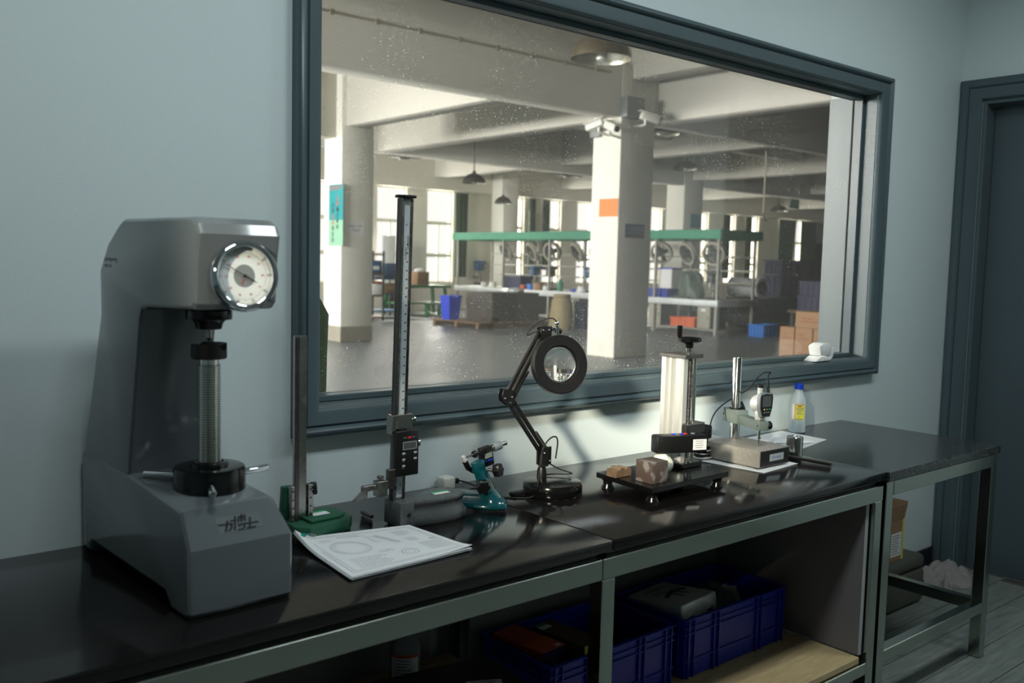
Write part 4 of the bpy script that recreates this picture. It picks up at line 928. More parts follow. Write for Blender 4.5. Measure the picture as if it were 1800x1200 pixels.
obj('clamp_lever', bar(B(), cp_+as_*0.02+ad_*0.02+Vector((0, 0, az+0.022)), cp_+as_*0.026-ad_*0.012+Vector((0, 0, az+0.042)), 0.008, 0.010, bev=0.002), 'black_plastic', T)
# digital indicator in the arm
it = cp_+ad_*0.146; IW = Vector((2.50, -0.295, TOP+0.0022))
T = thing('digital_indicator', 'silver digital dial indicator with dark screen held in the clamp arm', 'indicator', IW+it+Vector((0, 0, az)))
T_off = it+Vector((0, 0, az)); zc = 0.072
fnr = Vector((-0.15, -0.99, 0.0)).normalized(); fr_ = Vector((0.99, -0.15, 0)).normalized()
def ip(r_, z_, f_): return fr_*r_+fnr*f_+Vector((0, 0, z_))
out = [(-0.026, 0.095), (-0.030, 0.085), (-0.030, 0.050), (-0.020, 0.022), (0.018, 0.022), (0.028, 0.050), (0.030, 0.085), (0.027, 0.096), (0.0, 0.099)]
b = rings(B(), [[ip(x*k, zc+(z_-zc)*k, f_) for x, z_ in out] for k, f_ in ((0.90, 0.010), (1, 0.013), (1, 0.022), (0.95, 0.025))]); fc_ = obj('face_housing', b, 'grey_plastic', T)
b = rings(B(), [[ip(x*0.86, 0.060+(z_-0.060)*0.90, f_) for x, z_ in out] for f_ in (0.0252, 0.0262)]); obj('front_panel', b, 'black_plastic', fc_)
b = B(); obox(b, ip(0, 0.072, 0.0266), fr_, fnr, (0, 0, 1), 0.038, 0.0006, 0.034, 0); obj('screen', b, 'lcd_dark', fc_)
for k, (m_, r_, z_) in enumerate((('label_yellow', -0.010, 0.047), ('grey_plastic', 0.002, 0.047), ('sticker_green', 0.013, 0.047), ('grey_plastic', -0.009, 0.037), ('grey_plastic', 0.001, 0.037), ('grey_plastic', 0.010, 0.037))):
    b = B(); obox(b, ip(r_, z_, 0.0270), fr_, fnr, (0, 0, 1), 0.006, 0.0012, 0.004, 0.0004); obj('button', b, m_, fc_)
obj('body', lathe(B(), [(0, -0.022), (0.024, -0.022), (0.027, -0.018), (0.027, 0.0095), (0, 0.0098)], (0, 0, 0.060), fnr, 36), 'silver_paint', T)
b = B(); box(b, -0.014, 0.014, -0.010, 0.010, 0.010, 0.040, 0.002); obj('stem_block', b, 'silver_paint', T)
obj('stem', cyl(B(), (0, 0, 0.0096), (0, 0, 0.014), 0.004), 'steel_bright', T)
obj('top_cap_tube', cyl(B(), ip(-0.004, 0.084, 0.0), ip(-0.004, 0.112, 0.0), 0.0085), 'silver_paint', T)
obj('top_cap', cyl(B(), ip(-0.004, 0.1122, 0.0), ip(-0.004, 0.120, 0.0), 0.0090), 'black_plastic', T)
b = B(); cyl(b, (0, 0, -0.0215), (0, 0, -0.046), 0.0042); cyl(b, (0, 0, -0.046), (0, 0, -0.050), 0.0055); cyl(b, (0, 0, -0.050), (0, 0, -0.0745), 0.0024); obj('spindle', b, 'steel_bright', T)
b = B(); cyl(b, ip(0.019, 0.096, 0.012), ip(0.020, 0.134, 0.008), 0.0048, 0.0036); obj('cable_boot', b, 'rubber', T)
tip = ip(0.020, 0.134, 0.008)
W0 = IW+T_off
def ib(px, py, y): return ony(px, py, y) - W0
obj('signal_cable', tube(B(), [tip, tip+Vector((0.0, 0.0, 0.02)), ib(1357, 654, -0.37), ib(1340, 654, -0.35), ib(1325, 672, -0.31), ib(1315, 685, -0.28), ib(1300, 693, -0.19), ib(1270, 710, -0.17), ib(1252, 730, -0.20), ib(1246, 760, -0.215), ib(1240, 795, -0.20), ib(1232, 805, -0.18)], 0.0021, 8, 3), 'rubber', T)

# ================================================================== papers, gauge pin, bar, bottle
def flat_sheet(name, label, pts, z, m='paper', cat='paper', lift=()):
    b = B(); n = 10; g = {}
    for i in range(n+1):
        for j in range(n+1):
            s_, t_ = i/n, j/n; p = qpt([Vector((x, y, 0)) for x, y in pts], s_, t_); zz = z
            for (cs_, ct_, h_) in lift: zz += h_*max(0, 1-math.hypot(s_-cs_, t_-ct_)*3.2)**2
            g[i, j] = b.verts.new((p.x, p.y, zz))
    for i in range(n):
        for j in range(n): b.faces.new((g[i,j], g[i+1,j], g[i+1,j+1], g[i,j+1]))
    ex = bmesh.ops.extrude_face_region(b, geom=list(b.faces)); bmesh.ops.translate(b, verts=[v for v in ex['geom'] if isinstance(v, bmesh.types.BMVert)], vec=(0, 0, 0.0006))
    return tag(obj(name, b, m, ang=60), label, cat)
flat_sheet('paper_sheet', 'white paper lying under the comparator base', [(2.375, -0.205), (2.400, -0.428), (2.612, -0.408), (2.620, -0.19)], TOP+0.0006)
flat_sheet('paper_sheet', 'white printed paper lying on the granite below the blue-capped bottle', [(2.86, -0.035), (3.10, -0.020), (3.085, -0.222), (2.83, -0.275)], TOP-0.0012, )
random.seed(5)
b = B(); n = 16; g = {}
for i in range(n+1):
    for j in range(n+1):
        s_, t_ = i/n, j/n; e_ = min(1, 5*min(s_, t_, 1-s_, 1-t_)); g[i, j] = b.verts.new(((s_-0.5)*0.17+0.01*math.sin(t_*9), (t_-0.5)*0.11+0.008*math.sin(s_*8), 0.0012+e_*(0.008+0.006*math.sin(s_*11+t_*4)+0.005*math.sin(t_*13-s_*6)+0.004*random.random())))
for i in range(n):
    for j in range(n): b.faces.new((g[i,j], g[i+1,j], g[i+1,j+1], g[i,j+1]))
ex = bmesh.ops.extrude_face_region(b, geom=list(b.faces)); bmesh.ops.translate(b, verts=[v for v in ex['geom'] if isinstance(v, bmesh.types.BMVert)], vec=(0, 0, 0.0008))
o = tag(obj('tissue', b, 'paper', ang=60), 'crumpled white tissue lying on the paper behind the comparator', 'tissue'); o.location = (2.925, -0.155, TOP+0.0006); o.rotation_euler = (0, 0, -0.5)
o = tag(obj('steel_cylinder', lathe(B(), [(0, 0), (0.0255, 0), (0.027, 0.0015), (0.027, 0.062), (0.0255, 0.064), (0.020, 0.064), (0.019, 0.062), (0, 0.062)], seg=40), 'steel_bright'), 'polished steel cylinder standing next to the comparator', 'gauge block'); o.location = (2.722, -0.322, TOP+0.0003)
o = tag(obj('steel_bar', box(B(), -0.006, 0.006, -0.085, 0.085, 0.0005, 0.010, 0.001, 1), 'steel_dark'), 'narrow dark steel bar lying across the front of the seam', 'bar'); o.location = (2.668, -0.405, TOP); o.rotation_euler = (0, 0, math.radians(3))
T = thing('plastic_bottle', 'translucent plastic bottle with blue cap and yellow label', 'bottle', (3.128, -0.068, TOP-0.0012))
obj('body', lathe(B(), [(0, 0), (0.029, 0), (0.0325, 0.004), (0.0325, 0.120), (0.030, 0.130), (0.018, 0.152), (0.0155, 0.157), (0.0155, 0.166), (0, 0.166)], seg=40), 'bottle_plastic', T)
b = lathe(B(), [(0.016, 0.1662), (0.0172, 0.1662), (0.0172, 0.186), (0.0160, 0.1875), (0, 0.1875)], seg=40); obj('cap', b, 'cap_blue', T)
def wrap(r, a0, a1, z0, z1, n=14):
    b = B(); g = [[b.verts.new((r*math.cos(a0+(a1-a0)*i/n), r*math.sin(a0+(a1-a0)*i/n), z)) for i in range(n+1)] for z in (z0, z1)]
    for i in range(n): b.faces.new((g[0][i], g[0][i+1], g[1][i+1], g[1][i]))
    return b
A0 = math.radians(-185); obj('label', wrap(0.0328, math.radians(195), math.radians(262), 0.052, 0.112), 'label_yellow', T); lb = obj('label_side', wrap(0.0328, math.radians(172), math.radians(194), 0.052, 0.112), 'paper_warm', T)
obj('label_stripe', wrap(0.0329, math.radians(193), math.radians(197), 0.052, 0.112, 3), 'ink_red', T); obj('label_stripe', wrap(0.0330, math.radians(212), math.radians(236), 0.1025, 0.107, 5), 'ink_red', T)
for k, (a0, a1, z_) in enumerate(((200, 256, 0.110), (205, 250, 0.098), (203, 252, 0.094), (206, 244, 0.090), (203, 250, 0.084), (206, 238, 0.079), (204, 250, 0.074), (222, 228, 0.064), (200, 254, 0.055))): obj('label_lettering', wrap(0.0330, math.radians(a0), math.radians(a1), z_-0.0009, z_+0.0009, 6), 'ink_grey', T)

# foam block on the window ledge
T = thing('foam_packing', 'white moulded foam packing piece resting on the window ledge', 'foam', (3.405, 0.026, WZ0+0.0045))
b = prism(B(), [(-0.075, 0), (0.035, 0), (0.045, 0.012), (-0.030, 0.020), (-0.050, 0.012)], -0.034, 0.026, 'xz', bev=0.004); obj('lower_pad', b, 'foam', T)
b = prism(B(), [(-0.030, 0.0205), (0.045, 0.0205), (0.052, 0.058), (0.026, 0.072), (-0.012, 0.072), (-0.042, 0.060)], -0.030, 0.026, 'xz', bev=0.006); obj('upper_pad', b, 'foam', T)
b = prism(B(), [(0.040, 0.003), (0.060, 0.006), (0.078, 0.048), (0.052, 0.054), (0.046, 0.030)], -0.028, 0.024, 'xz', bev=0.004); obj('side_lug', b, 'foam', T)

# ================================================================== under the counter
def crate(label, x0, x1, y0, y1, z0, h, m='crate_blue'):
    T = thing('plastic_crate', label, 'crate', ((x0+x1)/2, (y0+y1)/2, z0)); W, D = (x1-x0)/2, (y1-y0)/2; t_ = 0.004; ins = 0.010
    b = B(); box(b, -W+ins, W-ins, -D+ins, D-ins, 0.001, 0.006)
    for s_ in (-1, 1):
        box(b, s_*(W-ins)-t_/2, s_*(W-ins)+t_/2, -D+ins, D-ins, 0.006, h-0.004); box(b, -W+ins, W-ins, s_*(D-ins)-t_/2, s_*(D-ins)+t_/2, 0.006, h-0.004)
    obj('body', b, m, T, flat=True)
    b = B()
    for (a0, a1, c0, c1) in ((-W, -W+0.014, -D, D), (W-0.014, W, -D, D), (-W+0.014, W-0.014, -D, -D+0.014), (-W+0.014, W-0.014, D-0.014, D)): box(b, a0, a1, c0, c1, h-0.004, h, 0.0015, 1)
    obj('rim', b, m, T)
    k0 = None
    for s_ in (-1, 1):
        for i, fx in enumerate((0, 0.055, 0.25, 0.30, 0.70, 0.75, 0.945, 1)):
            x = -W+0.02+(2*W-0.04)*fx
            if k0 is None: k0 = obj('rib', box(B(), -0.002, 0.002, -0.0035, 0.0035, 0.002, h-0.0045), m, T, flat=True); k0.location = (x, s_*(D-ins+0.0056), 0)
            else: share('rib', k0, T, (x, s_*(D-ins+0.0056), 0))
        for z_ in (h-0.026, h-0.044, 0.055): obj('band', box(B(), -W+0.006, W-0.006, s_*(D-ins+0.0045)-0.0025, s_*(D-ins+0.0045)+0.0025, z_-0.0015, z_+0.0015), m, T, flat=True)
        for i in range(4):
            y = -D+0.03+(2*D-0.06)*i/3; obj('end_rib', box(B(), s_*(W-ins+0.0056)-0.0035, s_*(W-ins+0.0056)+0.0035, y-0.002, y+0.002, 0.002, h-0.0045), m, T, flat=True)
        for z_ in (h-0.026, h-0.044, 0.055): obj('band', box(B(), s_*(W-ins+0.0045)-0.0025, s_*(W-ins+0.0045)+0.0025, -D+0.006, D-0.006, z_-0.0015, z_+0.0015), m, T, flat=True)
    return T
crate('blue plastic crate of instrument boxes behind the steel leg', 1.560, 2.050, -0.402, -0.110, 0.2205, 0.18)
crate('blue plastic crate holding an aluminium case, near the side panel', 2.088, 2.602, -0.402, -0.110, 0.2205, 0.18)
def carton(name, label, cat, c, sx_, sy_, sz_, rz, m, extra=None, tilt=0.0):
    T = thing(name, label, cat, c, rz); obj('carton', box(B(), -sx_/2, sx_/2, -sy_/2, sy_/2, 0, sz_, 0.001, 1), m, T)
    if extra:
        for (nm, bx_, mm) in extra: obj(nm, box(B(), *bx_), mm, T, flat=True)
    return T
Zc = 0.2275
carton('instrument_box', 'blue carton at the front corner of the left crate, under the red box', 'box', (1.655, -0.255, Zc), 0.12, 0.22, 0.140, 0.05, 'navy_plastic', [('sticker', (-0.02, 0.02, -0.1106, -0.1101, 0.10, 0.115), 'paper'), ('sticker_band', (-0.05, -0.03, -0.1106, -0.1101, 0.10, 0.115), 'sticker_green')])
carton('instrument_box', 'red and orange instrument box lying on top in the left crate', 'box', (1.630, -0.235, Zc+0.1405), 0.092, 0.185, 0.042, 0.10, 'box_red', [('orange_panel', (-0.0455, 0.0455, -0.092, -0.02, 0.0421, 0.0424), 'box_orange'), ('end_panel', (-0.0455, 0.0455, -0.0929, -0.0926, 0.001, 0.041), 'navy_plastic'), ('sticker', (0.02, 0.036, -0.088, -0.075, 0.0425, 0.0427), 'paper')])
carton('instrument_box', 'orange instrument box lying flat in the left crate beside the brown one', 'box', (1.760, -0.235, Zc), 0.07, 0.22, 0.135, 0.06, 'box_orange')
carton('instrument_box', 'dark brown instrument box with a green sticker in the left crate', 'box', (1.745, -0.265, Zc+0.1355), 0.080, 0.19, 0.045, 0.12, 'box_brown', [('sticker', (-0.036, 0.005, 0.055, 0.085, 0.0451, 0.0453), 'paper'), ('sticker_band', (-0.036, 0.005, 0.075, 0.088, 0.0454, 0.0456), 'sticker_green'), ('end_panel', (-0.0395, 0.0395, -0.0954, -0.0951, 0.001, 0.044), 'label_yellow')])
T = thing('aluminium_case', 'silver aluminium instrument case tilted in the right crate', 'case', (2.215, -0.270, 0.300), 0.12); T.rotation_euler = (math.radians(-6), 0, 0.10)
obj('lid', box(B(), -0.095, 0.095, -0.085, 0.115, 0.060, 0.115, 0.006, 3), 'case_aluminium', T); obj('tray', box(B(), -0.095, 0.095, -0.085, 0.115, 0.0, 0.0595, 0.006, 3), 'steel_dark', T)
obj('lid_lettering', text_bm('表面粗糙度仪', 0.017, plane_M((-0.01, 0.075, 0.1153), (1, 0, 0), (0, 1, 0))), 'ink_black', T, flat=True)
b = B()
for (p_, q_, w_) in (((-0.05, 0.0), (0.03, 0.03), 0.014), ((0.0, 0.01), (0.0, -0.03), 0.008), ((0.02, 0.02), (0.035, -0.025), 0.008), ((0.035, 0.025), (0.065, 0.01), 0.016)): bar(b, (p_[0], p_[1], 0.1152), (q_[0], q_[1], 0.1152), w_, 0.0004)
obj('lid_print', b, 'ink_black', T, flat=True)
b = B()
for i in range(3): box(b, -0.06, -0.06+0.05+0.01*i, 0.046-i*0.010, 0.050-i*0.010, 0.1151, 0.1154)
obj('lid_print', b, 'ink_grey', T, flat=True)
for x in (-0.05, 0.05): obj('latch', box(B(), x-0.014, x+0.014, -0.0895, -0.0855, 0.035, 0.075, 0.001, 1), 'chrome', T)
obj('handle', tube(B(), [(-0.028, -0.086, 0.045), (-0.028, -0.097, 0.045), (0.028, -0.097, 0.045), (0.028, -0.086, 0.045)], 0.0035, 8, 1), 'black_plastic', T)
T = carton('storage_box', 'dark storage box under the aluminium case in the right crate', 'box', (2.215, -0.255, Zc), 0.17, 0.22, 0.055, 0.0, 'cabinet_dark')
random.seed(9)
b = B(); lathe(b, [(0, 0), (0.05, 0.0), (0.075, 0.03), (0.08, 0.09), (0.06, 0.135), (0.03, 0.15), (0, 0.152)], seg=26)
for v in b.verts: v.co *= 1+random.uniform(-0.12, 0.12)
for v in b.verts: v.co.z = max(0, v.co.z)
o = tag(obj('plastic_bag', b, 'clear_film', ang=25), 'clear crinkled plastic bag stuffed beside the aluminium case', 'bag'); o.location = (2.46, -0.235, Zc)
T = thing('tool_case', 'flat black tool case with a white sticker on the left shelf', 'case', (1.27, -0.40, 0.3455), math.radians(-8))
obj('shell', box(B(), -0.21, 0.165, -0.15, 0.14, 0.0, 0.086, 0.012, 3), 'black_matte', T)
b = B(); obox(b, (0.07, 0.0, 0.0864), (1, -0.35, 0), (0.35, 1, 0), (0, 0, 1), 0.085, 0.024, 0.0006, 0); st = obj('sticker', b, 'paper', T, flat=True)
b = B(); sd = Vector((1, -0.35, 0)).normalized(); sv = Vector((0.35, 1, 0)).normalized()
for k in range(2): bar(b, Vector((0.07, 0, 0.0869))-sd*0.03+sv*(0.004-0.008*k), Vector((0.07, 0, 0.0869))+sd*(0.030-0.006*k)+sv*(0.004-0.008*k), 0.0035, 0.0003)
obj('sticker_lettering', b, 'ink_grey', st, flat=True)
for k in range(3): obj('groove', tube(B(), [(-0.19+0.016*k, -0.12, 0.0862), (-0.185+0.016*k, 0.0, 0.0864), (-0.19+0.016*k, 0.12, 0.0862)], 0.0012, 6, 2), 'black_plastic', T)
T = thing('glass_jar', 'clear glass jar with white label standing behind the black case', 'jar', (1.300, -0.135, 0.3455))
obj('glass', lathe(B(), [(0, 0), (0.038, 0), (0.040, 0.003), (0.040, 0.112), (0.036, 0.117), (0.037, 0.128), (0.034, 0.129), (0, 0.129)], seg=36), 'clear_film', T)
obj('label', wrap(0.0403, math.radians(180), math.radians(290), 0.012, 0.076), 'paper', T); obj('label_band', wrap(0.0404, math.radians(180), math.radians(290), 0.076, 0.083), 'box_orange', T)
for k in range(5): obj('label_lettering', wrap(0.0405, math.radians(200), math.radians(255-6*(k % 3)), 0.068-k*0.008, 0.070-k*0.008, 6), 'ink_grey', T)
obj('lid', lathe(B(), [(0, 0.1292), (0.038, 0.1292), (0.0385, 0.132), (0.037, 0.138), (0, 0.138)], seg=36), 'clear_film', T)

# ================================================================== floor at the right
T = thing('storage_chest', 'olive grey rounded plastic chest on the floor under the granite table', 'chest', (3.765, -0.115, 0.0))
obj('shell', box(B(), -0.20, 0.175, -0.10, 0.095, 0.002, 0.150, 0.020, 3), 'olive_case', T); obj('lid', box(B(), -0.20, 0.175, -0.10, 0.095, 0.151, 0.212, 0.026, 4), 'olive_case', T)
obj('latch', box(B(), 0.1755, 0.182, -0.05, -0.005, 0.07, 0.115, 0.003), 'olive_case', T); obj('latch', box(B(), 0.12, 0.16, -0.1055, -0.1005, 0.05, 0.10, 0.003), 'olive_case', T)
T = thing('cardboard_box', 'small open cardboard box with white label standing on the olive chest', 'box', (3.672, -0.115, 0.2125))
b = B(); W, D, H = 0.105, 0.075, 0.175
for (a0, a1, c0, c1) in ((-W, -W+0.004, -D, D), (W-0.004, W, -D, D), (-W+0.004, W-0.004, -D, -D+0.004), (-W+0.004, W-0.004, D-0.004, D)): box(b, a0, a1, c0, c1, 0.0, H)
box(b, -W+0.004, W-0.004, -D+0.004, D-0.004, 0.0, 0.004); obj('carton', b, 'cardboard', T, flat=True)
b = B(); obox(b, (W+0.016, 0, H+0.032), (0.45, 0, 0.9), (0, 1, 0), (-0.9, 0, 0.45), 0.075, 2*D-0.01, 0.003, 0); obj('flap', b, 'cardboard', T, flat=True)
b = B(); obox(b, (0, -D-0.006, H+0.034), (1, 0, 0), (0, -0.16, 0.98), (0, -0.98, -0.16), 2*W-0.01, 0.068, 0.003, 0); obj('flap', b, 'cardboard', T, flat=True)
obj('label', box(B(), 0.000, 0.086, -D-0.0008, -D-0.0002, 0.02, 0.12), 'paper', T, flat=True); obj('tape', box(B(), 0.090, 0.1045, -D-0.0008, -D-0.0002, 0.0, H), 'label_yellow', T, flat=True)
b = B()
for i in range(8): box(b, 0.008, 0.008+0.045+0.025*random.random(), -D-0.0012, -D-0.0009, 0.107-i*0.011, 0.110-i*0.011)
obj('label_lettering', b, 'ink_grey', T, flat=True)
random.seed(12)
b = B(); n = 26; g = {}
for i in range(n+1):
    for j in range(n+1):
        s_, t_ = i/n*2-1, j/n*2-1; rr = math.sqrt(s_*s_+t_*t_); e_ = max(0, 1-max(abs(s_), abs(t_))**4)
        h = e_*(0.055+0.014*math.sin(s_*3+t_*2+0.6)+0.026*abs(math.sin(t_*4-s_*5+1))-0.030*abs(math.sin(s_*4+t_*6))+0.012*math.sin(s_*11+t_*9)+0.004*random.random())
        g[i, j] = b.verts.new((s_*0.17*(1+0.14*math.sin(t_*5)), t_*0.105*(1+0.16*math.sin(s_*6)), max(0.002, h)))
for i in range(n):
    for j in range(n): b.faces.new((g[i,j], g[i+1,j], g[i+1,j+1], g[i,j+1]))
bmesh.ops.extrude_edge_only(b, edges=[e for e in b.edges if e.is_boundary])
for v in b.verts:
    if v.is_boundary: v.co.z = 0.0003
o = tag(obj('floor_cloth', b, 'cloth_grey', ang=80), 'crumpled grey cloth lying on the floor by the door casing', 'cloth'); o.location = (4.235, -0.150, 0.001)

# ================================================================== on and around the columns
def sheet_x(name, label, cat, px0, py0, px1, py1, x, m, th=0.006):
    a, c = onx(px0, py0, x), onx(px1, py1, x); T = thing(name, label, cat, (x-0.002, a.y, min(a.z, c.z)))
    obj('board', box(B(), -th, 0, c.y-a.y, 0, 0, abs(a.z-c.z)), m, T, flat=True); return T, abs(a.y-c.y), abs(a.z-c.z)
def sheet_y(name, label, cat, px0, py0, px1, py1, y, m, th=0.006):
    a, c = ony(px0, py0, y), ony(px1, py1, y); T = thing(name, label, cat, (a.x, y-0.002, min(a.z, c.z)))
    obj('board', box(B(), 0, c.x-a.x, -th, 0, 0, abs(a.z-c.z)), m, T, flat=True); return T, abs(a.x-c.x), abs(a.z-c.z)
sheet_x('wall_notice', 'orange paper notice on the lit face of the central column', 'notice', 1054, 350, 1086, 380, 10.24, 'notice_orange', 0.003)
T, W, H = sheet_y('wall_sign', 'small dark blue sign with pale characters on the central column', 'sign', 1099, 393, 1132, 411, 7.67, 'sign_blue')
obj('lettering', text_bm('不良品专区', 0.085, plane_M((W/2, -0.008, H*0.52), (1, 0, 0), (0, 0, 1)), bold=0.002), 'ink_grey', T, flat=True)
obj('lower_edge', box(B(), 0, W, -0.007, -0.001, -0.07, -0.004), 'cabinet_dark', T, flat=True)
T, W, H = sheet_x('wall_poster', 'tall teal poster with two columns of characters on the left column', 'poster', 579, 325, 603, 432, 7.93, 'poster_teal', 0.004)
obj('lower_fade', box(B(), -0.0046, -0.0041, -W, 0, 0, H*0.42), 'poster_mint', T, flat=True)
for k in range(4): obj('heading_character', text_bm('安全生产'[k], 0.085, plane_M((-0.005, -W*(0.17+0.22*k), H*0.94), (0, -1, 0), (0, 0, 1)), bold=0.002), 'box_red', T, flat=True)
for col_, s_, red in ((0.62, '人质量之本的', (0, 1)), (0.30, '以质为品求生存', (2, 3))):
    for k, ch in enumerate(s_): obj('poster_character', text_bm(ch, 0.085, plane_M((-0.005, -W*col_, H*(0.78-0.095*k-(0.12 if col_ < 0.5 else 0))), (0, -1, 0), (0, 0, 1)), bold=0.002), 'box_red' if k in red else 'ink_black', T, flat=True)
T, W, H = sheet_y('wall_notice', 'white printed notice on the shaded face of the left column', 'notice', 610, 389, 640, 414, 11.81, 'paper', 0.003)
obj('lettering', text_bm('xxxx xxx\nXxxx', 0.07, plane_M((W*0.5, -0.004, H*0.55), (1, 0, 0), (0, 0, 1))), 'ink_grey', T, flat=True)
sheet_y('wall_poster', 'teal poster on the grey column behind the machines', 'poster', 1214, 375, 1229, 401, 14.48, 'poster_teal')
sheet_y('wall_poster', 'pale teal poster on the far wall beside the brown door', 'poster', 1459, 425, 1472, 468, 20.0, 'poster_mint')
# electrical box with conduit
a, c = ony(1101, 168, 7.55), ony(1131, 210, 7.55)
T = thing('electrical_box', 'grey electrical box high on the central column', 'electrical box', (a.x, 7.668, c.z))
obj('cabinet', box(B(), 0, c.x-a.x, -0.14, 0, 0, a.z-c.z, 0.006), 'dial_grey', T); obj('door', box(B(), 0.02, c.x-a.x-0.02, -0.147, -0.141, 0.02, a.z-c.z-0.02, 0.002, 1), 'dial_grey', T)
b = tube(B(), [(0.19, -0.03, a.z-c.z+0.001), (0.19, -0.03, 0.72), (0.05, -0.03, 0.80)], 0.012, 8, 1); obj('conduit_stub', b, 'pipe_grey', T)
T = thing('ceiling_conduit', 'thin conduit with clips running along the front beam', 'conduit', (0, 7.66, 0))
p0, p1 = ony(540, 11, 7.66), ony(1075, 127, 7.66)
obj('pipe', cyl(B(), (p0.x, 0, p0.z), (p1.x, 0, p1.z), 0.014, seg=10), 'pipe_grey', T)
for k in range(8): q_ = p0.lerp(p1, (k+0.5)/8); obj('clip', box(B(), q_.x-0.03, q_.x+0.03, -0.018, 0.018, q_.z-0.03, q_.z+0.03, 0.004), 'pipe_grey', T)
# security cameras
def security_camera(label, p, dirv, mount):
    T = thing('security_camera', label, 'camera', p); d = Vector(dirv).normalized(); u, v = frame_of(d)
    b = B(); obox(b, d*0.02, d, Vector((0,0,1)).cross(d), d.cross(Vector((0,0,1)).cross(d)), 0.30, 0.11, 0.10, 0.02); obj('housing', b, 'white_plastic', T)
    b = B(); obox(b, d*0.02+Vector((0, 0, 0.062)), d, Vector((0,0,1)).cross(d), d.cross(Vector((0,0,1)).cross(d)), 0.36, 0.125, 0.012, 0.003); obj('sunshield', b, 'white_plastic', T)
    obj('lens_face', cyl(B(), d*0.171, d*0.178, 0.045, seg=20), 'black_gloss', T)
    obj('bracket', tube(B(), [-d*0.05-Vector((0, 0, 0.05)), -d*0.05-Vector((0, 0, 0.13)), Vector(mount)], 0.02, 8, 1), 'white_plastic', T)
security_camera('white security camera on the column, pointing left', onx(1048, 219, 10.0), (-0.2, 0.85, -0.25), (0.23, -0.05, -0.14))
security_camera('white security camera on the column, pointing right', onx(1074, 222, 10.0), (-0.2, -0.85, -0.3), (0.23, 0.02, -0.14))
security_camera('white security camera below the electrical box', ony(1140, 207, 7.40), (0.85, -0.35, -0.22), (-0.10, 0.26, -0.12))
obj('junction_box', box(B(), 0.17, 0.235, 0.10, 0.30, -0.15, 0.10, 0.01), 'dial_grey', [o for o in COL.objects if o.name == 'security_camera'][0])

# ================================================================== pendant lamps
def pendant(label, px, py, y, r, h, dark, rodtop):
    p = ony(px, py, y); T = thing('pendant_lamp', label, 'lamp', p, group='workshop pendant lamps')
    prof = [(r, 0.0), (r*0.97, h*0.22), (r*0.86, h*0.5), (r*0.62, h*0.8), (r*0.30, h*0.98), (r*0.16, h*1.0), (r*0.14, h*1.25), (0, h*1.26)]
    obj('shade', lathe(B(), prof + [], seg=36, cap=False), 'lamp_dark' if dark else 'enamel_lamp', T, ang=60)
    obj('reflector', lathe(B(), [(r*0.985, 0.003), (r*0.955, h*0.20), (r*0.84, h*0.48), (r*0.60, h*0.77), (r*0.26, h*0.93), (0, h*0.94)], seg=36, cap=False), 'lamp_inside', T, ang=60)
    obj('bulb', lathe(B(), [(0, -h*0.06), (r*0.16, -h*0.02), (r*0.20, h*0.2), (r*0.12, h*0.5), (r*0.08, h*0.9), (0, h*0.9)], seg=18), 'bulb', T)
    obj('rod', cyl(B(), (0, 0, h*1.26), (0, 0, rodtop-p.z), 0.012, seg=8), 'lamp_dark', T)
pendant('large pale domed pendant lamp at the top of the window', 1057, 104, 5.4, 0.335, 0.29, False, 4.74)
pendant('dark domed pendant lamp hanging left of the central column', 833, 322, 12.8, 0.235, 0.19, True, 4.74)
pendant('dark domed pendant lamp hanging right of the central column', 1205, 298, 13.2, 0.30, 0.22, True, 4.74)
pendant('small domed pendant lamp hanging near the far right wall', 1369, 371, 17.0, 0.30, 0.2, True, 4.74)
pendant('shallow pendant lamp just behind the central column', 1160, 236, 9.6, 0.36, 0.16, True, 4.74)
pendant('small pendant lamp in front of the far left windows', 884, 358, 18.2, 0.24, 0.2, True, 4.74)
for lab, px, py, y in (('flat dark light fitting under the ceiling at the left', 711, 278, 17.0), ('flat dark light fitting under the ceiling near the central column', 998, 310, 17.0)):
    p = ony(px, py, y); T = thing('ceiling_fitting', lab, 'light fitting', (p.x, p.y, p.z))
    obj('tray', box(B(), -0.42, 0.42, -0.12, 0.12, 0, 0.09, 0.01), 'lamp_dark', T); obj('tube', cyl(B(), (-0.15, 0, -0.03), (0.15, 0, -0.03), 0.028, seg=12), 'bulb', T)
    for x in (-0.3, 0.3): obj('hanger', cyl(B(), (x, 0, 0.09), (x, 0, 4.745-p.z), 0.008, seg=6), 'lamp_dark', T)
p = ony(1342, 375, 9.3); T = thing('hanging_conduit', 'thin vertical power drop hanging from the ceiling', 'conduit', (p.x, p.y, p.z))
obj('pipe', cyl(B(), (0, 0, 0), (0, 0, 4.745-p.z), 0.018, seg=8), 'pipe_grey', T); obj('hook', tube(B(), [(0, 0, 0), (0.06, 0, -0.12), (0.10, 0, -0.16)], 0.014, 6), 'lamp_dark', T)
p = ony(1396, 356, 16.5); T = thing('hanging_sign', 'small dark teal hanging sign near the far right', 'sign', (p.x, p.y, p.z-0.2)); obj('panel', box(B(), -0.27, 0.27, -0.02, 0.02, 0, 0.52, 0.004), mat('sign_teal', (34,76,72), 0.5), T); obj('hanger', bar(B(), (0, 0, 0.52), (0, 0, 4.745-p.z+0.2), 0.015, 0.015), 'lamp_dark', T)

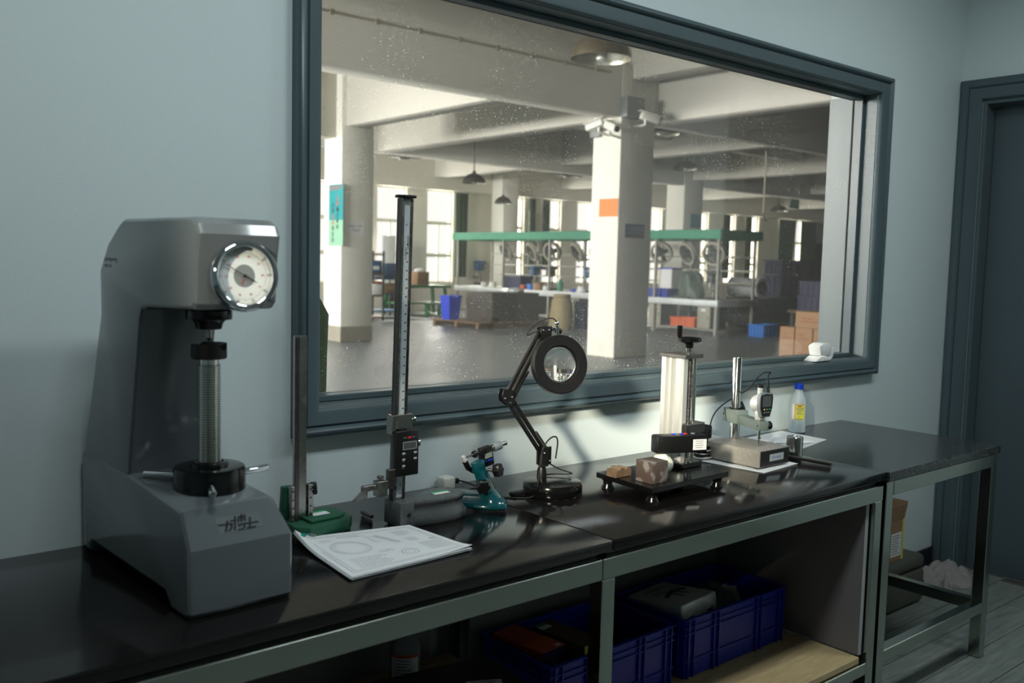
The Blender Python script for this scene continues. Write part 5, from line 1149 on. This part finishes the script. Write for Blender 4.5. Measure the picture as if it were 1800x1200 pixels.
# ================================================================== curtains
def curtain(label, x0, x1, z0, z1, m='curtain_green', taper=1.0, y=19.72):
    T = thing('curtain', label, 'curtain', (x0, y, z0)); W = x1-x0; n = 40; rows = 8; b = B(); g = {}
    for j in range(rows+1):
        f_ = j/rows; wz = W*(taper+(1-taper)*f_)
        for i in range(n+1): g[i, j] = b.verts.new((wz*i/n, 0.05*math.sin(i/n*math.pi*2*max(2, W/0.16)), (z1-z0)*f_))
    for i in range(n):
        for j in range(rows): b.faces.new((g[i,j], g[i+1,j], g[i+1,j+1], g[i,j+1]))
    ex = bmesh.ops.extrude_face_region(b, geom=list(b.faces)); bmesh.ops.translate(b, verts=[v for v in ex['geom'] if isinstance(v, bmesh.types.BMVert)], vec=(0, 0.012, 0))
    obj('drape', b, m, T, ang=70); obj('rail', cyl(B(), (-0.1, 0.0, z1-z0+0.02), (W+0.1, 0.0, z1-z0+0.02), 0.015, seg=8), 'post_grey', T); return T
curtain('green curtain beside the second tall window', 16.18, 16.60, 0.95, 3.36, taper=0.9)
curtain('narrow green curtain right of the third tall window', 19.0, 19.22, 1.2, 3.36)
curtain('narrow dark curtain left of the fourth tall window', 19.56, 19.82, 1.2, 3.36)
curtain('narrow green curtain right of the central column', 25.36, 25.62, 1.0, 3.36)
curtain('thin dark curtain over the green canopy end', 28.62, 29.02, 1.0, 3.36)
curtain('thin green curtain between the last two bright windows', 30.0, 30.34, 1.0, 3.36)
curtain('wide green curtain drawn over a far right window', 32.2, 33.32, 1.0, 3.36, taper=0.72)
curtain('wide striped green curtain next to the brown door', 33.72, 34.78, 0.6, 3.36)
T = thing('workshop_door', 'dark brown door in the far wall', 'door', (35.0, 19.99, 0)); obj('leaf', box(B(), 0, 1.0, -0.05, -0.002, 0.01, 2.55, 0.01), 'door_brown', T); obj('transom_panel', box(B(), -0.02, 1.02, -0.05, -0.002, 2.6, 3.36, 0.01), 'label_silver', T); obj('handle', cyl(B(), (0.1, -0.10, 1.05), (0.1, -0.05, 1.05), 0.03), 'steel', T)
# foliage-like tied curtain just outside the window at the left
T = thing('tied_curtain', 'dark green ribbed curtain bundle hanging just outside the window, at its left edge', 'curtain', (1.240, 0.300, 0.36))
b = B(); rr = []
for j in range(25):
    f_ = j/24; z_ = f_*1.03; r_ = (0.050+0.030*f_) * (1 if f_ < 0.88 else max(0.25, (1-f_)/0.12))
    rr.append([Vector((r_*(1+0.10*math.cos(9*t_+f_*5))*math.cos(t_)-0.012, 0.55*r_*(1+0.10*math.cos(9*t_+f_*5))*math.sin(t_), z_)) for t_ in [2*math.pi*i/54 for i in range(54)]])
rings(b, rr); obj('bundle', b, 'leaf_green', T, ang=70); obj('tie', lathe(B(), [(0.030, 0), (0.034, 0.006), (0.034, 0.02), (0.030, 0.026)], (-0.012, 0, 1.03), seg=20, cap=True), 'curtain_green', T); obj('cord', cyl(B(), (-0.012, 0, 1.05), (-0.012, 0, 4.39), 0.006, seg=8), 'curtain_green', T)

# ================================================================== assembly bench with green canopy
BX0, BX1, BY0_, BY1_ = 15.60, 16.95, 9.90, 18.95
T = thing('assembly_bench', 'long steel assembly bench with green canopy running to the far windows', 'bench', (BX0, BY0_, 0)); L = BY1_-BY0_; W = BX1-BX0
obj('bench_top', box(B(), 0, W, 0, L, 0.60, 0.735, 0.01), 'bench_top', T)
for k, y in enumerate((0.06, 1.75, 3.5, 5.2, 7.0, L-0.06)):
    for x in (0.06, W-0.06):
        obj('leg', box(B(), x-0.03, x+0.03, y-0.03, y+0.03, 0, 0.599), 'post_grey', T, flat=True); obj('post', box(B(), x-0.025, x+0.025, y-0.025, y+0.025, 0.736, 2.0), 'post_grey', T, flat=True)
obj('lower_shelf', box(B(), 0.10, W-0.10, 0.10, L-0.10, 0.10, 0.125), 'post_grey', T, flat=True)
b = B()
for (a0, a1, c0, c1) in ((-0.06, 0.0, -0.06, L+0.06), (W, W+0.06, -0.06, L+0.06), (0.0, W, -0.06, 0), (0, W, L, L+0.06)): box(b, a0, a1, c0, c1, 1.995, 2.19, 0.008, 1)
obj('canopy_fascia', b, 'canopy_green', T); obj('canopy_lid', box(B(), 0, W, 0, L, 2.10, 2.13), 'cabinet_grey', T, flat=True)
for z in (1.32, 1.62): obj('cross_rail', box(B(), W-0.085, W-0.035, 0.09, L-0.09, z, z+0.04), 'post_grey', T, flat=True)
for x in (W-0.06,): obj('tool_rail', box(B(), x-0.02, x+0.02, 0.1, L-0.1, 1.05, 1.09), 'post_grey', T, flat=True)
def fan():
    T = thing('bench_fan', '', 'fan', (0, 0, 0), group='fans hanging under the green canopy')
    R = 0.205
    obj('frame', lathe(B(), [(R+0.03, -0.06), (R+0.05, -0.05), (R+0.05, 0.05), (R+0.02, 0.06), (R, 0.05), (R, -0.05)], (0, 0, 0), (1, 0, 0), 28, cap=False), 'cabinet_grey', T)
    b = B()
    for k in range(14):
        a = 2*math.pi*k/14; bar(b, (0.06, 0.05*math.cos(a), 0.05*math.sin(a)), (0.06, R*math.cos(a), R*math.sin(a)), 0.006, 0.006)
    for rr_ in (0.12, 0.19): lathe(b, [(rr_, 0.056), (rr_+0.008, 0.056), (rr_+0.008, 0.064), (rr_, 0.064)], (0, 0, 0), (1, 0, 0), 24, cap=False)
    obj('grille', b, 'lamp_dark', T)
    obj('motor', cyl(B(), (-0.10, 0, 0), (0.05, 0, 0), 0.07), 'machine_dark', T)
    for k in range(4):
        a = math.pi/2*k+0.4; b = B(); obox(b, (0.0, 0.15*math.cos(a), 0.15*math.sin(a)), (0.35, -math.sin(a), math.cos(a)), (0, math.cos(a), math.sin(a)), (1, 0.3*math.sin(a), -0.3*math.cos(a)), 0.10, 0.17, 0.006, 0.002); obj('blade', b, 'machine_dark', T)
    obj('hanger', bar(B(), (-0.04, 0, R+0.03), (-0.04, 0, R+0.13), 0.03, 0.03), 'lamp_dark', T)
    return T
f0 = fan(); ords = ['nearest the canopy end', 'second from the canopy end', 'third from the canopy end', 'fourth from the canopy end', 'fifth from the canopy end', 'sixth from the canopy end', 'third from the far end', 'second from the far end', 'at the far end']
for k, (y_, tz, ty) in enumerate(((10.28, 195, 14), (10.98, 165, 24), (11.72, 200, 20), (12.50, 160, 26), (13.66, 198, 20), (14.40, 160, 26), (15.30, 190, 14), (16.05, 160, 26), (17.10, 168, 28))):
    o = f0 if k == 0 else dup(f0); o.location = (BX0+0.32, y_, 1.70); o.rotation_euler = (0, math.radians(ty), math.radians(tz)); o['label'] = 'grey framed fan under the green canopy, '+ords[k]
def shop_cabinet(label, px0, px1):
    p0_, p1_ = onx(px0, 560, BX0+0.12), onx(px1, 560, BX0+0.12); T = thing('tool_cabinet', label, 'cabinet', (BX0+0.12, p1_.y, 0.1255), group='tool cabinets under the bench'); D = p0_.y-p1_.y
    obj('body', box(B(), 0.012, 0.55, 0, D, 0.0, 0.47, 0.004, 1), 'cabinet_dark', T); obj('door', box(B(), 0, 0.0115, 0.01, D-0.01, 0.01, 0.46, 0.003, 1), 'cabinet_grey', T)
    obj('number_card', box(B(), -0.004, -0.0005, D*0.35, D*0.70, 0.36, 0.42), 'paper', T, flat=True); obj('handle', box(B(), -0.02, -0.0005, D*0.12, D*0.16, 0.2, 0.30, 0.003), 'steel', T)
shop_cabinet('grey tool cabinet under the near end of the bench', 1225, 1248); shop_cabinet('grey tool cabinet just right of the central column', 1139, 1161)
shop_cabinet('grey tool cabinet left of the central column, beside the orange stand', 990, 1016); shop_cabinet('grey tool cabinet under the far half of the bench', 925, 945)
# ---- things standing on the bench (z = 0.7355)
BT = 0.7357
def on_bench(px, x): d = ray(px, 500); k = (x-CAM.x)/d.x; return (CAM+d*k).y
def gbox(name, label, cat, px0, px1, x, dx, h, m, z=BT, lid=None, group=None):
    y0_, y1_ = on_bench(px1, x), on_bench(px0, x); T = thing(name, label, cat, (x, y0_, z), group=group); D = y1_-y0_
    obj('body', box(B(), 0, dx, 0, D, 0, h, 0.01, 1), m, T); obj('lid', box(B(), -0.015, dx+0.015, -0.015, D+0.015, h+0.0005, h+0.03, 0.004, 1), lid or m, T); return T
gbox('plastic_bin', 'grey blue storage bin on the bench by the far posts', 'bin', 881, 914, 15.72, 0.42, 0.32, 'navy_plastic', lid='dial_grey')
gbox('plastic_bin', 'dark blue bin on the bench right of the column, first of two', 'bin', 1138, 1161, 15.72, 0.5, 0.16, 'crate_blue')
gbox('plastic_bin', 'dark blue bin on the bench right of the column, second of two', 'bin', 1163, 1174, 15.72, 0.5, 0.16, 'crate_blue')
gbox('product_box', 'white and blue product box stacked on the blue bins', 'box', 1157, 1180, 15.80, 0.35, 0.42, 'paper', z=BT+0.195, lid='crate_blue_bright')
def machine(label, px, x, s, m, head):
    y = on_bench(px, x); T = thing('drill_press', label, 'machine', (x, y, BT))
    obj('base', box(B(), -0.12*s, 0.16*s, -0.12*s, 0.12*s, 0, 0.05*s, 0.008), m, T); obj('pillar', cyl(B(), (0.06*s, 0, 0.05*s), (0.06*s, 0, 0.62*s), 0.03*s), 'steel_dark', T)
    obj('head', box(B(), -0.14*s, 0.12*s, -0.09*s, 0.09*s, 0.40*s, 0.60*s, 0.02), head, T); obj('motor', cyl(B(), (0.10*s, 0, 0.42*s), (0.10*s, 0, 0.70*s), 0.07*s), m, T)
    obj('chuck', cyl(B(), (-0.09*s, 0, 0.28*s), (-0.09*s, 0, 0.40*s), 0.025*s), 'steel', T); obj('table', box(B(), -0.17*s, 0.02*s, -0.09*s, 0.09*s, 0.20*s, 0.225*s, 0.004), 'steel_dark', T)
    for k in range(3):
        a = 2.1*k; obj('lever', cyl(B(), (0, -0.10*s, 0.48*s), (0.14*s*math.cos(a), -0.12*s, 0.48*s+0.14*s*math.sin(a)), 0.008*s, seg=8), 'steel_dark', T)
    obj('belt_cover', box(B(), -0.16*s, 0.20*s, -0.10*s, 0.10*s, 0.605*s, 0.70*s, 0.03), head, T)
machine('dark drill press on the bench beside the green covered machine', 1252, 15.98, 0.86, 'machine_dark', 'machine_dark')
machine('dark bench press with blue head left of the central column', 1036, 16.10, 0.86, 'machine_dark', 'machine_blue')
machine('dark bench press in the middle of the far bench', 968, 16.10, 0.86, 'machine_dark', 'machine_dark')
machine('dark bench press behind the grey blue bin', 940, 16.35, 0.86, 'machine_dark', 'machine_blue')
T = thing('covered_machine', 'machine under a crumpled dark green plastic cover on the bench', 'machine', (16.10, on_bench(1216, 16.10), BT)); random.seed(3)
rr = []
for z_, k in ((0, 1.0), (0.12, 0.98), (0.26, 0.88), (0.40, 0.76), (0.46, 0.72), (0.53, 0.62), (0.57, 0.40), (0.58, 0.1)): rr.append([Vector(((0.30*math.cos(t_)+0.05*math.cos(5*t_+z_*9))*k, (0.29*math.sin(t_)+0.03*math.sin(4*t_-z_*7))*k, z_+0.02*math.sin(3*t_)*(z_ > 0.05))) for t_ in [2*math.pi*i/40 for i in range(40)]])
obj('cover', rings(B(), rr), 'tarp_green', T, ang=40); obj('ballast', box(B(), -0.36, -0.32, -0.2, 0.2, 0.0, 0.05, 0.01), 'dark_green', T)
T = thing('spray_bottle', 'teal bottle standing on the bench left of the central column', 'bottle', (15.72, on_bench(985, 15.72), BT)); obj('body', lathe(B(), [(0, 0), (0.07, 0), (0.075, 0.02), (0.075, 0.20), (0.03, 0.27), (0.025, 0.31), (0, 0.31)], seg=20), 'canopy_green', T); obj('cap', cyl(B(), (0, 0, 0.3102), (0, 0, 0.36), 0.03), 'bulb', T)
random.seed(21)
for k, (px, m_, s_, lb) in enumerate(((866, 'bulb', 0.10, 'white pot'), (920, 'box_red', 0.08, 'red tin'), (933, 'bright_blue_plastic', 0.10, 'blue tub'), (946, 'cardboard', 0.13, 'brown carton'), (960, 'paper', 0.08, 'white tub'), (1008, 'cap_blue', 0.06, 'dark blue tub'), (1023, 'paper', 0.10, 'white dish'), (851, 'paper', 0.09, 'small white pot'))):
    T = thing('parts_tub', lb+' among the small parts on the bench', 'container', (15.70, on_bench(px, 15.70), BT), group='small containers along the bench edge'); obj('body', lathe(B(), [(0, 0), (s_*0.8, 0), (s_, 0.01), (s_, s_*1.2), (s_*0.9, s_*1.3), (0, s_*1.3)], seg=16), m_, T); obj('rim', lathe(B(), [(s_*0.9, s_*1.3+.001), (s_*1.05, s_*1.3+.001), (s_*1.05, s_*1.42), (s_*0.9, s_*1.42)], seg=16), m_, T)
# ---- things under the bench
def tote(label, p, sx_, sy_, h, m, group=None, rz=0.0):
    T = thing('plastic_tote', label, 'crate', p, rz, group=group); W_, D_ = sx_/2, sy_/2; b = B()
    box(b, -W_, W_, -D_, D_, 0.002, 0.012)
    for (a0, a1, c0, c1) in ((-W_, -W_+0.01, -D_, D_), (W_-0.01, W_, -D_, D_), (-W_+0.01, W_-0.01, -D_, -D_+0.01), (-W_+0.01, W_-0.01, D_-0.01, D_)): box(b, a0, a1, c0, c1, 0.012, h-0.03)
    obj('body', b, m, T, flat=True); b = B(); e_ = 0.018
    for (a0, a1, c0, c1) in ((-W_-e_, -W_+0.01, -D_-e_, D_+e_), (W_-0.01, W_+e_, -D_-e_, D_+e_), (-W_+0.01, W_-0.01, -D_-e_, -D_+0.01), (-W_+0.01, W_-0.01, D_-0.01, D_+e_)): box(b, a0, a1, c0, c1, h-0.03, h)
    obj('rim', b, m, T, flat=True)
    for i in range(4):
        x = -W_+0.06+(sx_-0.12)*i/3; obj('rib', box(B(), x-0.008, x+0.008, -D_-0.012, -D_-0.0005, 0.01, h-0.031), m, T, flat=True)
        y = -D_+0.06+(sy_-0.12)*i/3; obj('end_rib', box(B(), -W_-0.012, -W_-0.0005, y-0.008, y+0.008, 0.01, h-0.031), m, T, flat=True)
    return T
tote('orange crate on the lower shelf of the bench', (BX0+0.36, on_bench(1203, BX0+0.2), 0.1257), 0.36, 0.66, 0.20, 'orange_plastic')
tote('bright blue basket on the floor at the near end of the bench', (BX0+0.95, 9.42, 0.001), 0.50, 0.36, 0.26, 'bright_blue_plastic')
T = thing('floor_stand', 'orange slanted floor stand beside the central column', 'stand', (13.5, 10.62, 0)); 
for s_ in (-1, 1):
    b = B(); bar(b, (0.0, s_*0.15, 0.0), (0.05, s_*0.13, 0.72), 0.05, 0.04); obj('side_bar', b, 'orange_plastic', T)
for z_ in (0.30, 0.68): obj('rung', bar(B(), (0.03, -0.13, z_), (0.03, 0.13, z_), 0.05, 0.14), 'orange_plastic', T)
obj('bucket', lathe(B(), [(0, 0), (0.10, 0), (0.12, 0.20), (0, 0.20)], (0.03, 0, 0.38), seg=18), 'paper', T)
T = thing('fire_extinguisher', 'red cylinder on the floor under the bench', 'extinguisher', (15.2, on_bench(981, 15.2), 0)); obj('body', lathe(B(), [(0, 0), (0.09, 0), (0.095, 0.02), (0.095, 0.30), (0.05, 0.37), (0.03, 0.38), (0, 0.38)], seg=20), 'skin_red', T); obj('valve', box(B(), -0.03, 0.03, -0.02, 0.02, 0.381, 0.44, 0.005), 'black_matte', T)

# ================================================================== left of the bench: cabinet, pallet, bin, sacks
T = thing('pallet', 'low brown wooden pallet on the workshop floor', 'pallet', (12.95, 13.95, 0))
for k in range(7): obj('board', box(B(), -0.9+k*0.29, -0.9+k*0.29+0.22, -0.7, 1.0, 0.105, 0.13), 'pallet_wood', T, flat=True)
for y in (-0.65, 0.10, 0.90): obj('bearer', box(B(), -0.9, 1.06, y, y+0.09, 0.002, 0.1048), 'pallet_wood', T, flat=True)
p = onz(790, 566, 0.13); T = thing('waste_bin', 'bright blue plastic bin standing on the wooden pallet', 'bin', (12.25, 14.55, 0.1305)); obj('shell', rings(B(), [[Vector((sx_*w_, sy_*w_, z_)) for sx_, sy_ in ((-1,-1),(1,-1),(1,1),(-1,1))] for w_, z_ in ((0.13, 0), (0.17, 0.50), (0.18, 0.505), (0.18, 0.53), (0.165, 0.53), (0.12, 0.02))], cap=True), 'crate_blue_bright', T, flat=True); obj('lip', lathe(B(), [(0.24, 0.50), (0.255, 0.50), (0.255, 0.52), (0.24, 0.52)], seg=4), 'crate_blue_bright', T)
T = thing('steel_cabinet', 'dark low steel cabinet on the pallet behind the lamp', 'cabinet', (12.52, 13.45, 0.1305)); obj('body', box(B(), 0, 1.35, 0, 0.9, 0, 0.62, 0.01), 'cabinet_dark', T)
for k in range(2): obj('door', box(B(), 0.02+k*0.66, 0.66+k*0.66, -0.012, -0.0005, 0.03, 0.59, 0.004), 'cabinet_dark', T); obj('knob', ball(B(), (0.58+k*0.16, -0.03, 0.33), 0.03, 12), 'steel', T)
obj('rag', ball(B(), (0.95, 0.35, 0.66), 0.2, 14, 0.35), 'bench_top', T)
T = thing('sack', 'tall beige sack standing at the pallet end', 'sack', (13.72, 12.55, 0)); random.seed(8); b = lathe(B(), [(0, 0), (0.22, 0.0), (0.25, 0.08), (0.24, 0.40), (0.21, 0.62), (0.17, 0.70), (0.19, 0.76), (0, 0.76)], seg=22)
for v in b.verts: v.co += Vector((random.uniform(-.015, .015), random.uniform(-.015, .015), 0))
obj('body', b, 'sack_yellow', T, ang=60); obj('tie', lathe(B(), [(0.170, 0.69), (0.186, 0.69), (0.186, 0.71), (0.170, 0.71)], seg=16, cap=False), 'cardboard_dark', T)
tote('navy blue tall tote beside the beige sack', (14.2, 12.35, 0.001), 0.3, 0.3, 0.62, 'navy_plastic')
# green work table and trolley by the far windows
T = thing('work_table', 'green welded work table below the far windows', 'table', (12.95, 17.85, 0)); obj('top', box(B(), 0, 1.75, 0, 0.8, 0.70, 0.77, 0.01), 'table_green', T)
for x in (0.12, 1.55):
    for y in (0.08, 0.66): b = B(); bar(b, (x-0.06 if x < 1 else x+0.10, y, 0.02), (x+0.04, y, 0.69), 0.07, 0.07, up=(0, 1, 0)); obj('leg', b, 'table_green', T)
obj('low_shelf', box(B(), 0.15, 1.65, 0.1, 0.7, 0.28, 0.32), 'table_green', T)
T = thing('cardboard_box', 'brown cardboard box on the green work table', 'box', (13.75, 18.05, 0.7705)); obj('carton', box(B(), 0, 0.36, 0, 0.36, 0, 0.34, 0.004), 'cardboard', T); obj('contents', ball(B(), (0.18, 0.18, 0.36), 0.15, 14, 0.5), 'paper', T)
T = thing('step_stool', 'green step stool under the green work table', 'stool', (13.75, 17.55, 0)); obj('seat', box(B(), 0, 0.5, 0, 0.22, 0.28, 0.32, 0.006), 'table_green', T)
for x in (0.03, 0.43): obj('leg', box(B(), x, x+0.05, 0.02, 0.20, 0.0, 0.279), 'table_green', T, flat=True)
T = thing('trolley', 'steel tool trolley with shelves behind the left column', 'trolley', (11.75, 17.2, 0))
for z_ in (0.15, 0.55, 0.92): obj('shelf', box(B(), 0, 1.0, 0, 0.6, z_, z_+0.03), 'machine_blue', T, flat=True)
for x in (0.02, 0.96):
    for y in (0.02, 0.56): obj('post', box(B(), x, x+0.03, y, y+0.03, 0.06, 1.25), 'machine_dark', T, flat=True); obj('caster', ball(B(), (x+0.015, y+0.015, 0.04), 0.038, 10), 'rubber', T)
for k, (nm, lb, m_, x, z_, h_) in enumerate((('storage_box', 'pink printed box on the trolley middle shelf', 'box_red', 0.1, 0.581, 0.26), ('storage_box', 'dark box on the trolley middle shelf', 'cardboard_dark', 0.55, 0.581, 0.22), ('storage_box', 'pale box on the trolley top shelf', 'paper', 0.12, 0.951, 0.28), ('storage_box', 'blue tool box on the trolley top shelf', 'machine_blue', 0.55, 0.951, 0.34))):
    T = thing(nm, lb, 'box', (11.75+x, 17.3, z_)); obj('carton', box(B(), 0, 0.34, 0, 0.3, 0, h_, 0.006), m_, T); obj('lid', box(B(), -0.01, 0.35, -0.01, 0.31, h_+0.0005, h_+0.03), m_, T, flat=True)
T = thing('white_board', 'white and blue boards leaning by the first tall window', 'board', (13.62, 19.55, 0.0)); obj('white_panel', box(B(), 0.0, 0.42, 0.0, 0.03, 0.7, 2.05, 0.004), 'paper', T); obj('blue_panel', box(B(), 0.55, 0.90, 0.05, 0.08, 0.9, 1.85, 0.004), 'sign_blue', T); obj('stand', box(B(), 0.1, 0.8, 0.1, 0.14, 0.0, 0.9), 'machine_dark', T)
machine_shift = 0
T = thing('shelf_rack', 'brown shelf rack behind the left column', 'rack', (10.6, 16.4, 0)); 
for z_ in (0.05, 0.55, 1.05, 1.5): obj('shelf', box(B(), 0, 1.1, 0, 0.5, z_, z_+0.04), 'box_brown', T, flat=True)
for x in (0.0, 1.06):
    for y in (0.0, 0.46): obj('post', box(B(), x, x+0.04, y, y+0.04, 0, 1.6), 'machine_dark', T, flat=True)
for k in range(6):
    T = thing('storage_box', ('brown', 'dark', 'pale', 'green', 'grey', 'blue')[k]+' box on the shelf rack behind the left column', 'box', (10.66+0.36*(k % 3), 16.48, 0.591+0.5*(k//3))); obj('carton', box(B(), 0, 0.30, 0, 0.32, 0, 0.24+0.05*(k % 2), 0.006), ('cardboard', 'machine_dark', 'paper', 'dark_green', 'dial_grey', 'machine_blue')[k], T); obj('label', box(B(), 0.06, 0.22, -0.006, -0.001, 0.08, 0.16), 'paper', T, flat=True)
machine('tall dark machine by the far wall behind the canopy end', 842, 17.2, 1.0, 'machine_dark', 'machine_blue')

# ================================================================== right side: cartons, crates, sacks
def carton_box(label, x, y, z, sx_, sy_, sz_, rz=0.0):
    T = thing('shipping_carton', label, 'box', (x, y, z), rz, group='brown cartons stacked by the window'); obj('carton', box(B(), 0, sx_, 0, sy_, 0, sz_, 0.004, 1), 'cardboard', T)
    obj('tape', box(B(), sx_*0.46, sx_*0.54, -0.001, sy_+0.001, sz_+0.0005, sz_+0.002), 'cardboard_dark', T, flat=True)
    b = B()
    for i in range(2): box(b, sx_*0.2, sx_*0.8-0.08*i, -0.002, -0.0005, sz_*(0.35+0.2*i), sz_*(0.43+0.2*i))
    obj('print', b, 'carton_print', T, flat=True)
CYS = [onx(p, 600, 12.35).y for p in (1370, 1397, 1429, 1462)]
names = ('left', 'middle', 'right')
for i in range(3):
    w_ = CYS[i]-CYS[i+1]-0.015
    for z_, h_, nm in ((0.001, 0.275, 'at the bottom %s of the stack'), (0.278, 0.265, 'in the second row, %s of the stack')): carton_box('brown carton '+nm % names[i], 12.35, CYS[i], z_, w_, 0.5, h_, -math.pi/2)
carton_box('brown carton on the very top of the stack', 12.37, CYS[1]+0.02, 0.545, 0.47, 0.62, 0.245, -math.pi/2)
ordn = ['first', 'second', 'third', 'fourth', 'fifth', 'sixth', 'seventh', 'eighth', 'ninth', 'tenth', 'eleventh', 'twelfth']
n_ = 0
T = thing('packing_table', 'low dark packing table under the blue crates on the right', 'table', (16.9, 7.6, 0)); obj('top', box(B(), 0, 3.9, 0, 1.5, 0.52, 0.57, 0.006), 'pallet_wood', T)
for x in (0.05, 1.9, 3.78):
    for y in (0.05, 1.38): obj('leg', box(B(), x, x+0.07, y, y+0.07, 0, 0.519), 'machine_dark', T, flat=True)
for k, (dx, dy, z_) in enumerate(((0.45, 0.45, 0.571), (1.20, 0.45, 0.571), (1.95, 0.45, 0.571), (2.70, 0.45, 0.571), (0.45, 1.08, 0.571), (1.20, 1.08, 0.571), (1.95, 1.08, 0.571), (2.70, 1.08, 0.571))):
    tote('navy crate on the packing table, %s counted from the near left' % ordn[k], (16.9+dx, 7.6+dy, z_), 0.66, 0.52, 0.30, 'navy_plastic', group='navy crates on the packing table')
for k, (dx, z_) in enumerate(((0.5, 0.873), (1.25, 0.873), (2.0, 0.873))):
    tote('navy crate in the upper layer on the packing table, %s from the left' % ordn[k], (16.9+dx, 7.6+1.08, z_), 0.66, 0.52, 0.30, 'navy_plastic', group='navy crates on the packing table')
for k, (x, y) in enumerate(((15.2, 7.3), (16.05, 7.2))): tote('large navy crate standing on the floor behind the cartons, %s one' % ordn[k], (x, y, 0.001), 0.72, 0.50, 0.46, 'navy_plastic', group='large navy crates on the floor')
T = thing('sack', 'yellowish sack slumped over the large navy crates', 'sack', (15.5, 7.25, 0.463)); random.seed(14); b = lathe(B(), [(0, 0), (0.42, 0.0), (0.46, 0.05), (0.40, 0.12), (0.22, 0.22), (0.10, 0.32), (0, 0.34)], seg=24)
for v in b.verts: v.co += Vector((random.uniform(-.03, .03), random.uniform(-.03, .03), 0)); v.co.y *= 0.985
for v in b.verts: v.co.y *= 0.55
obj('body', b, 'sack_yellow', T, ang=60); obj('fold', bar(B(), (0.0, -0.05, 0.30), (0.12, -0.05, 0.36), 0.07, 0.05, bev=0.01), 'sack_yellow', T)
# blue crate wall further back
for k in range(10):
    x = 21.2+0.72*(k % 5); z_ = 0.001+0.42*(k//5); tote('blue crate in the stacked row near the far right, %s of ten' % ordn[k], (x, 12.2, z_), 0.66, 0.5, 0.415, 'navy_plastic', group='blue crates stacked near the far right')
for k in range(4): tote('blue crate in the top row of the far stack, %s of four' % ordn[k], (21.2+0.72*k, 12.2, 0.845), 0.66, 0.5, 0.415, 'navy_plastic', group='blue crates stacked near the far right')
for k in range(4): tote('blue crate crowning the far stack, %s of four' % ordn[k], (21.2+0.72*k, 12.2, 1.265), 0.66, 0.5, 0.38, 'navy_plastic', group='blue crates stacked near the far right')
tote('large teal tub on the floor at the far right', (25.6, 10.9, 0.001), 1.6, 0.7, 0.95, mat('tub_teal', (0,110,130), 0.5))
for k in range(3): tote('dark blue crate near the teal tub, %s of three' % ordn[k], (22.3+0.8*k, 9.6, 0.001), 0.7, 0.6, 0.85, 'navy_plastic', group='tall crates near the teal tub')
T = thing('machine_frame', 'dark machine frame with round drum at the near end of the bench', 'machine', (17.6, 10.4, 0)); obj('bed', box(B(), 0, 1.6, 0, 0.8, 0.15, 0.75, 0.02), 'machine_dark', T); obj('drum', cyl(B(), (0.1, -0.10, 0.98), (0.1, 0.7, 0.98), 0.22, seg=28), 'bench_top', T); obj('hub', cyl(B(), (0.1, -0.12, 0.98), (0.1, -0.101, 0.98), 0.15, seg=24), 'black_matte', T)
for x in (0.05, 1.45): obj('foot', box(B(), x, x+0.1, 0.05, 0.75, 0, 0.149), 'machine_dark', T, flat=True)
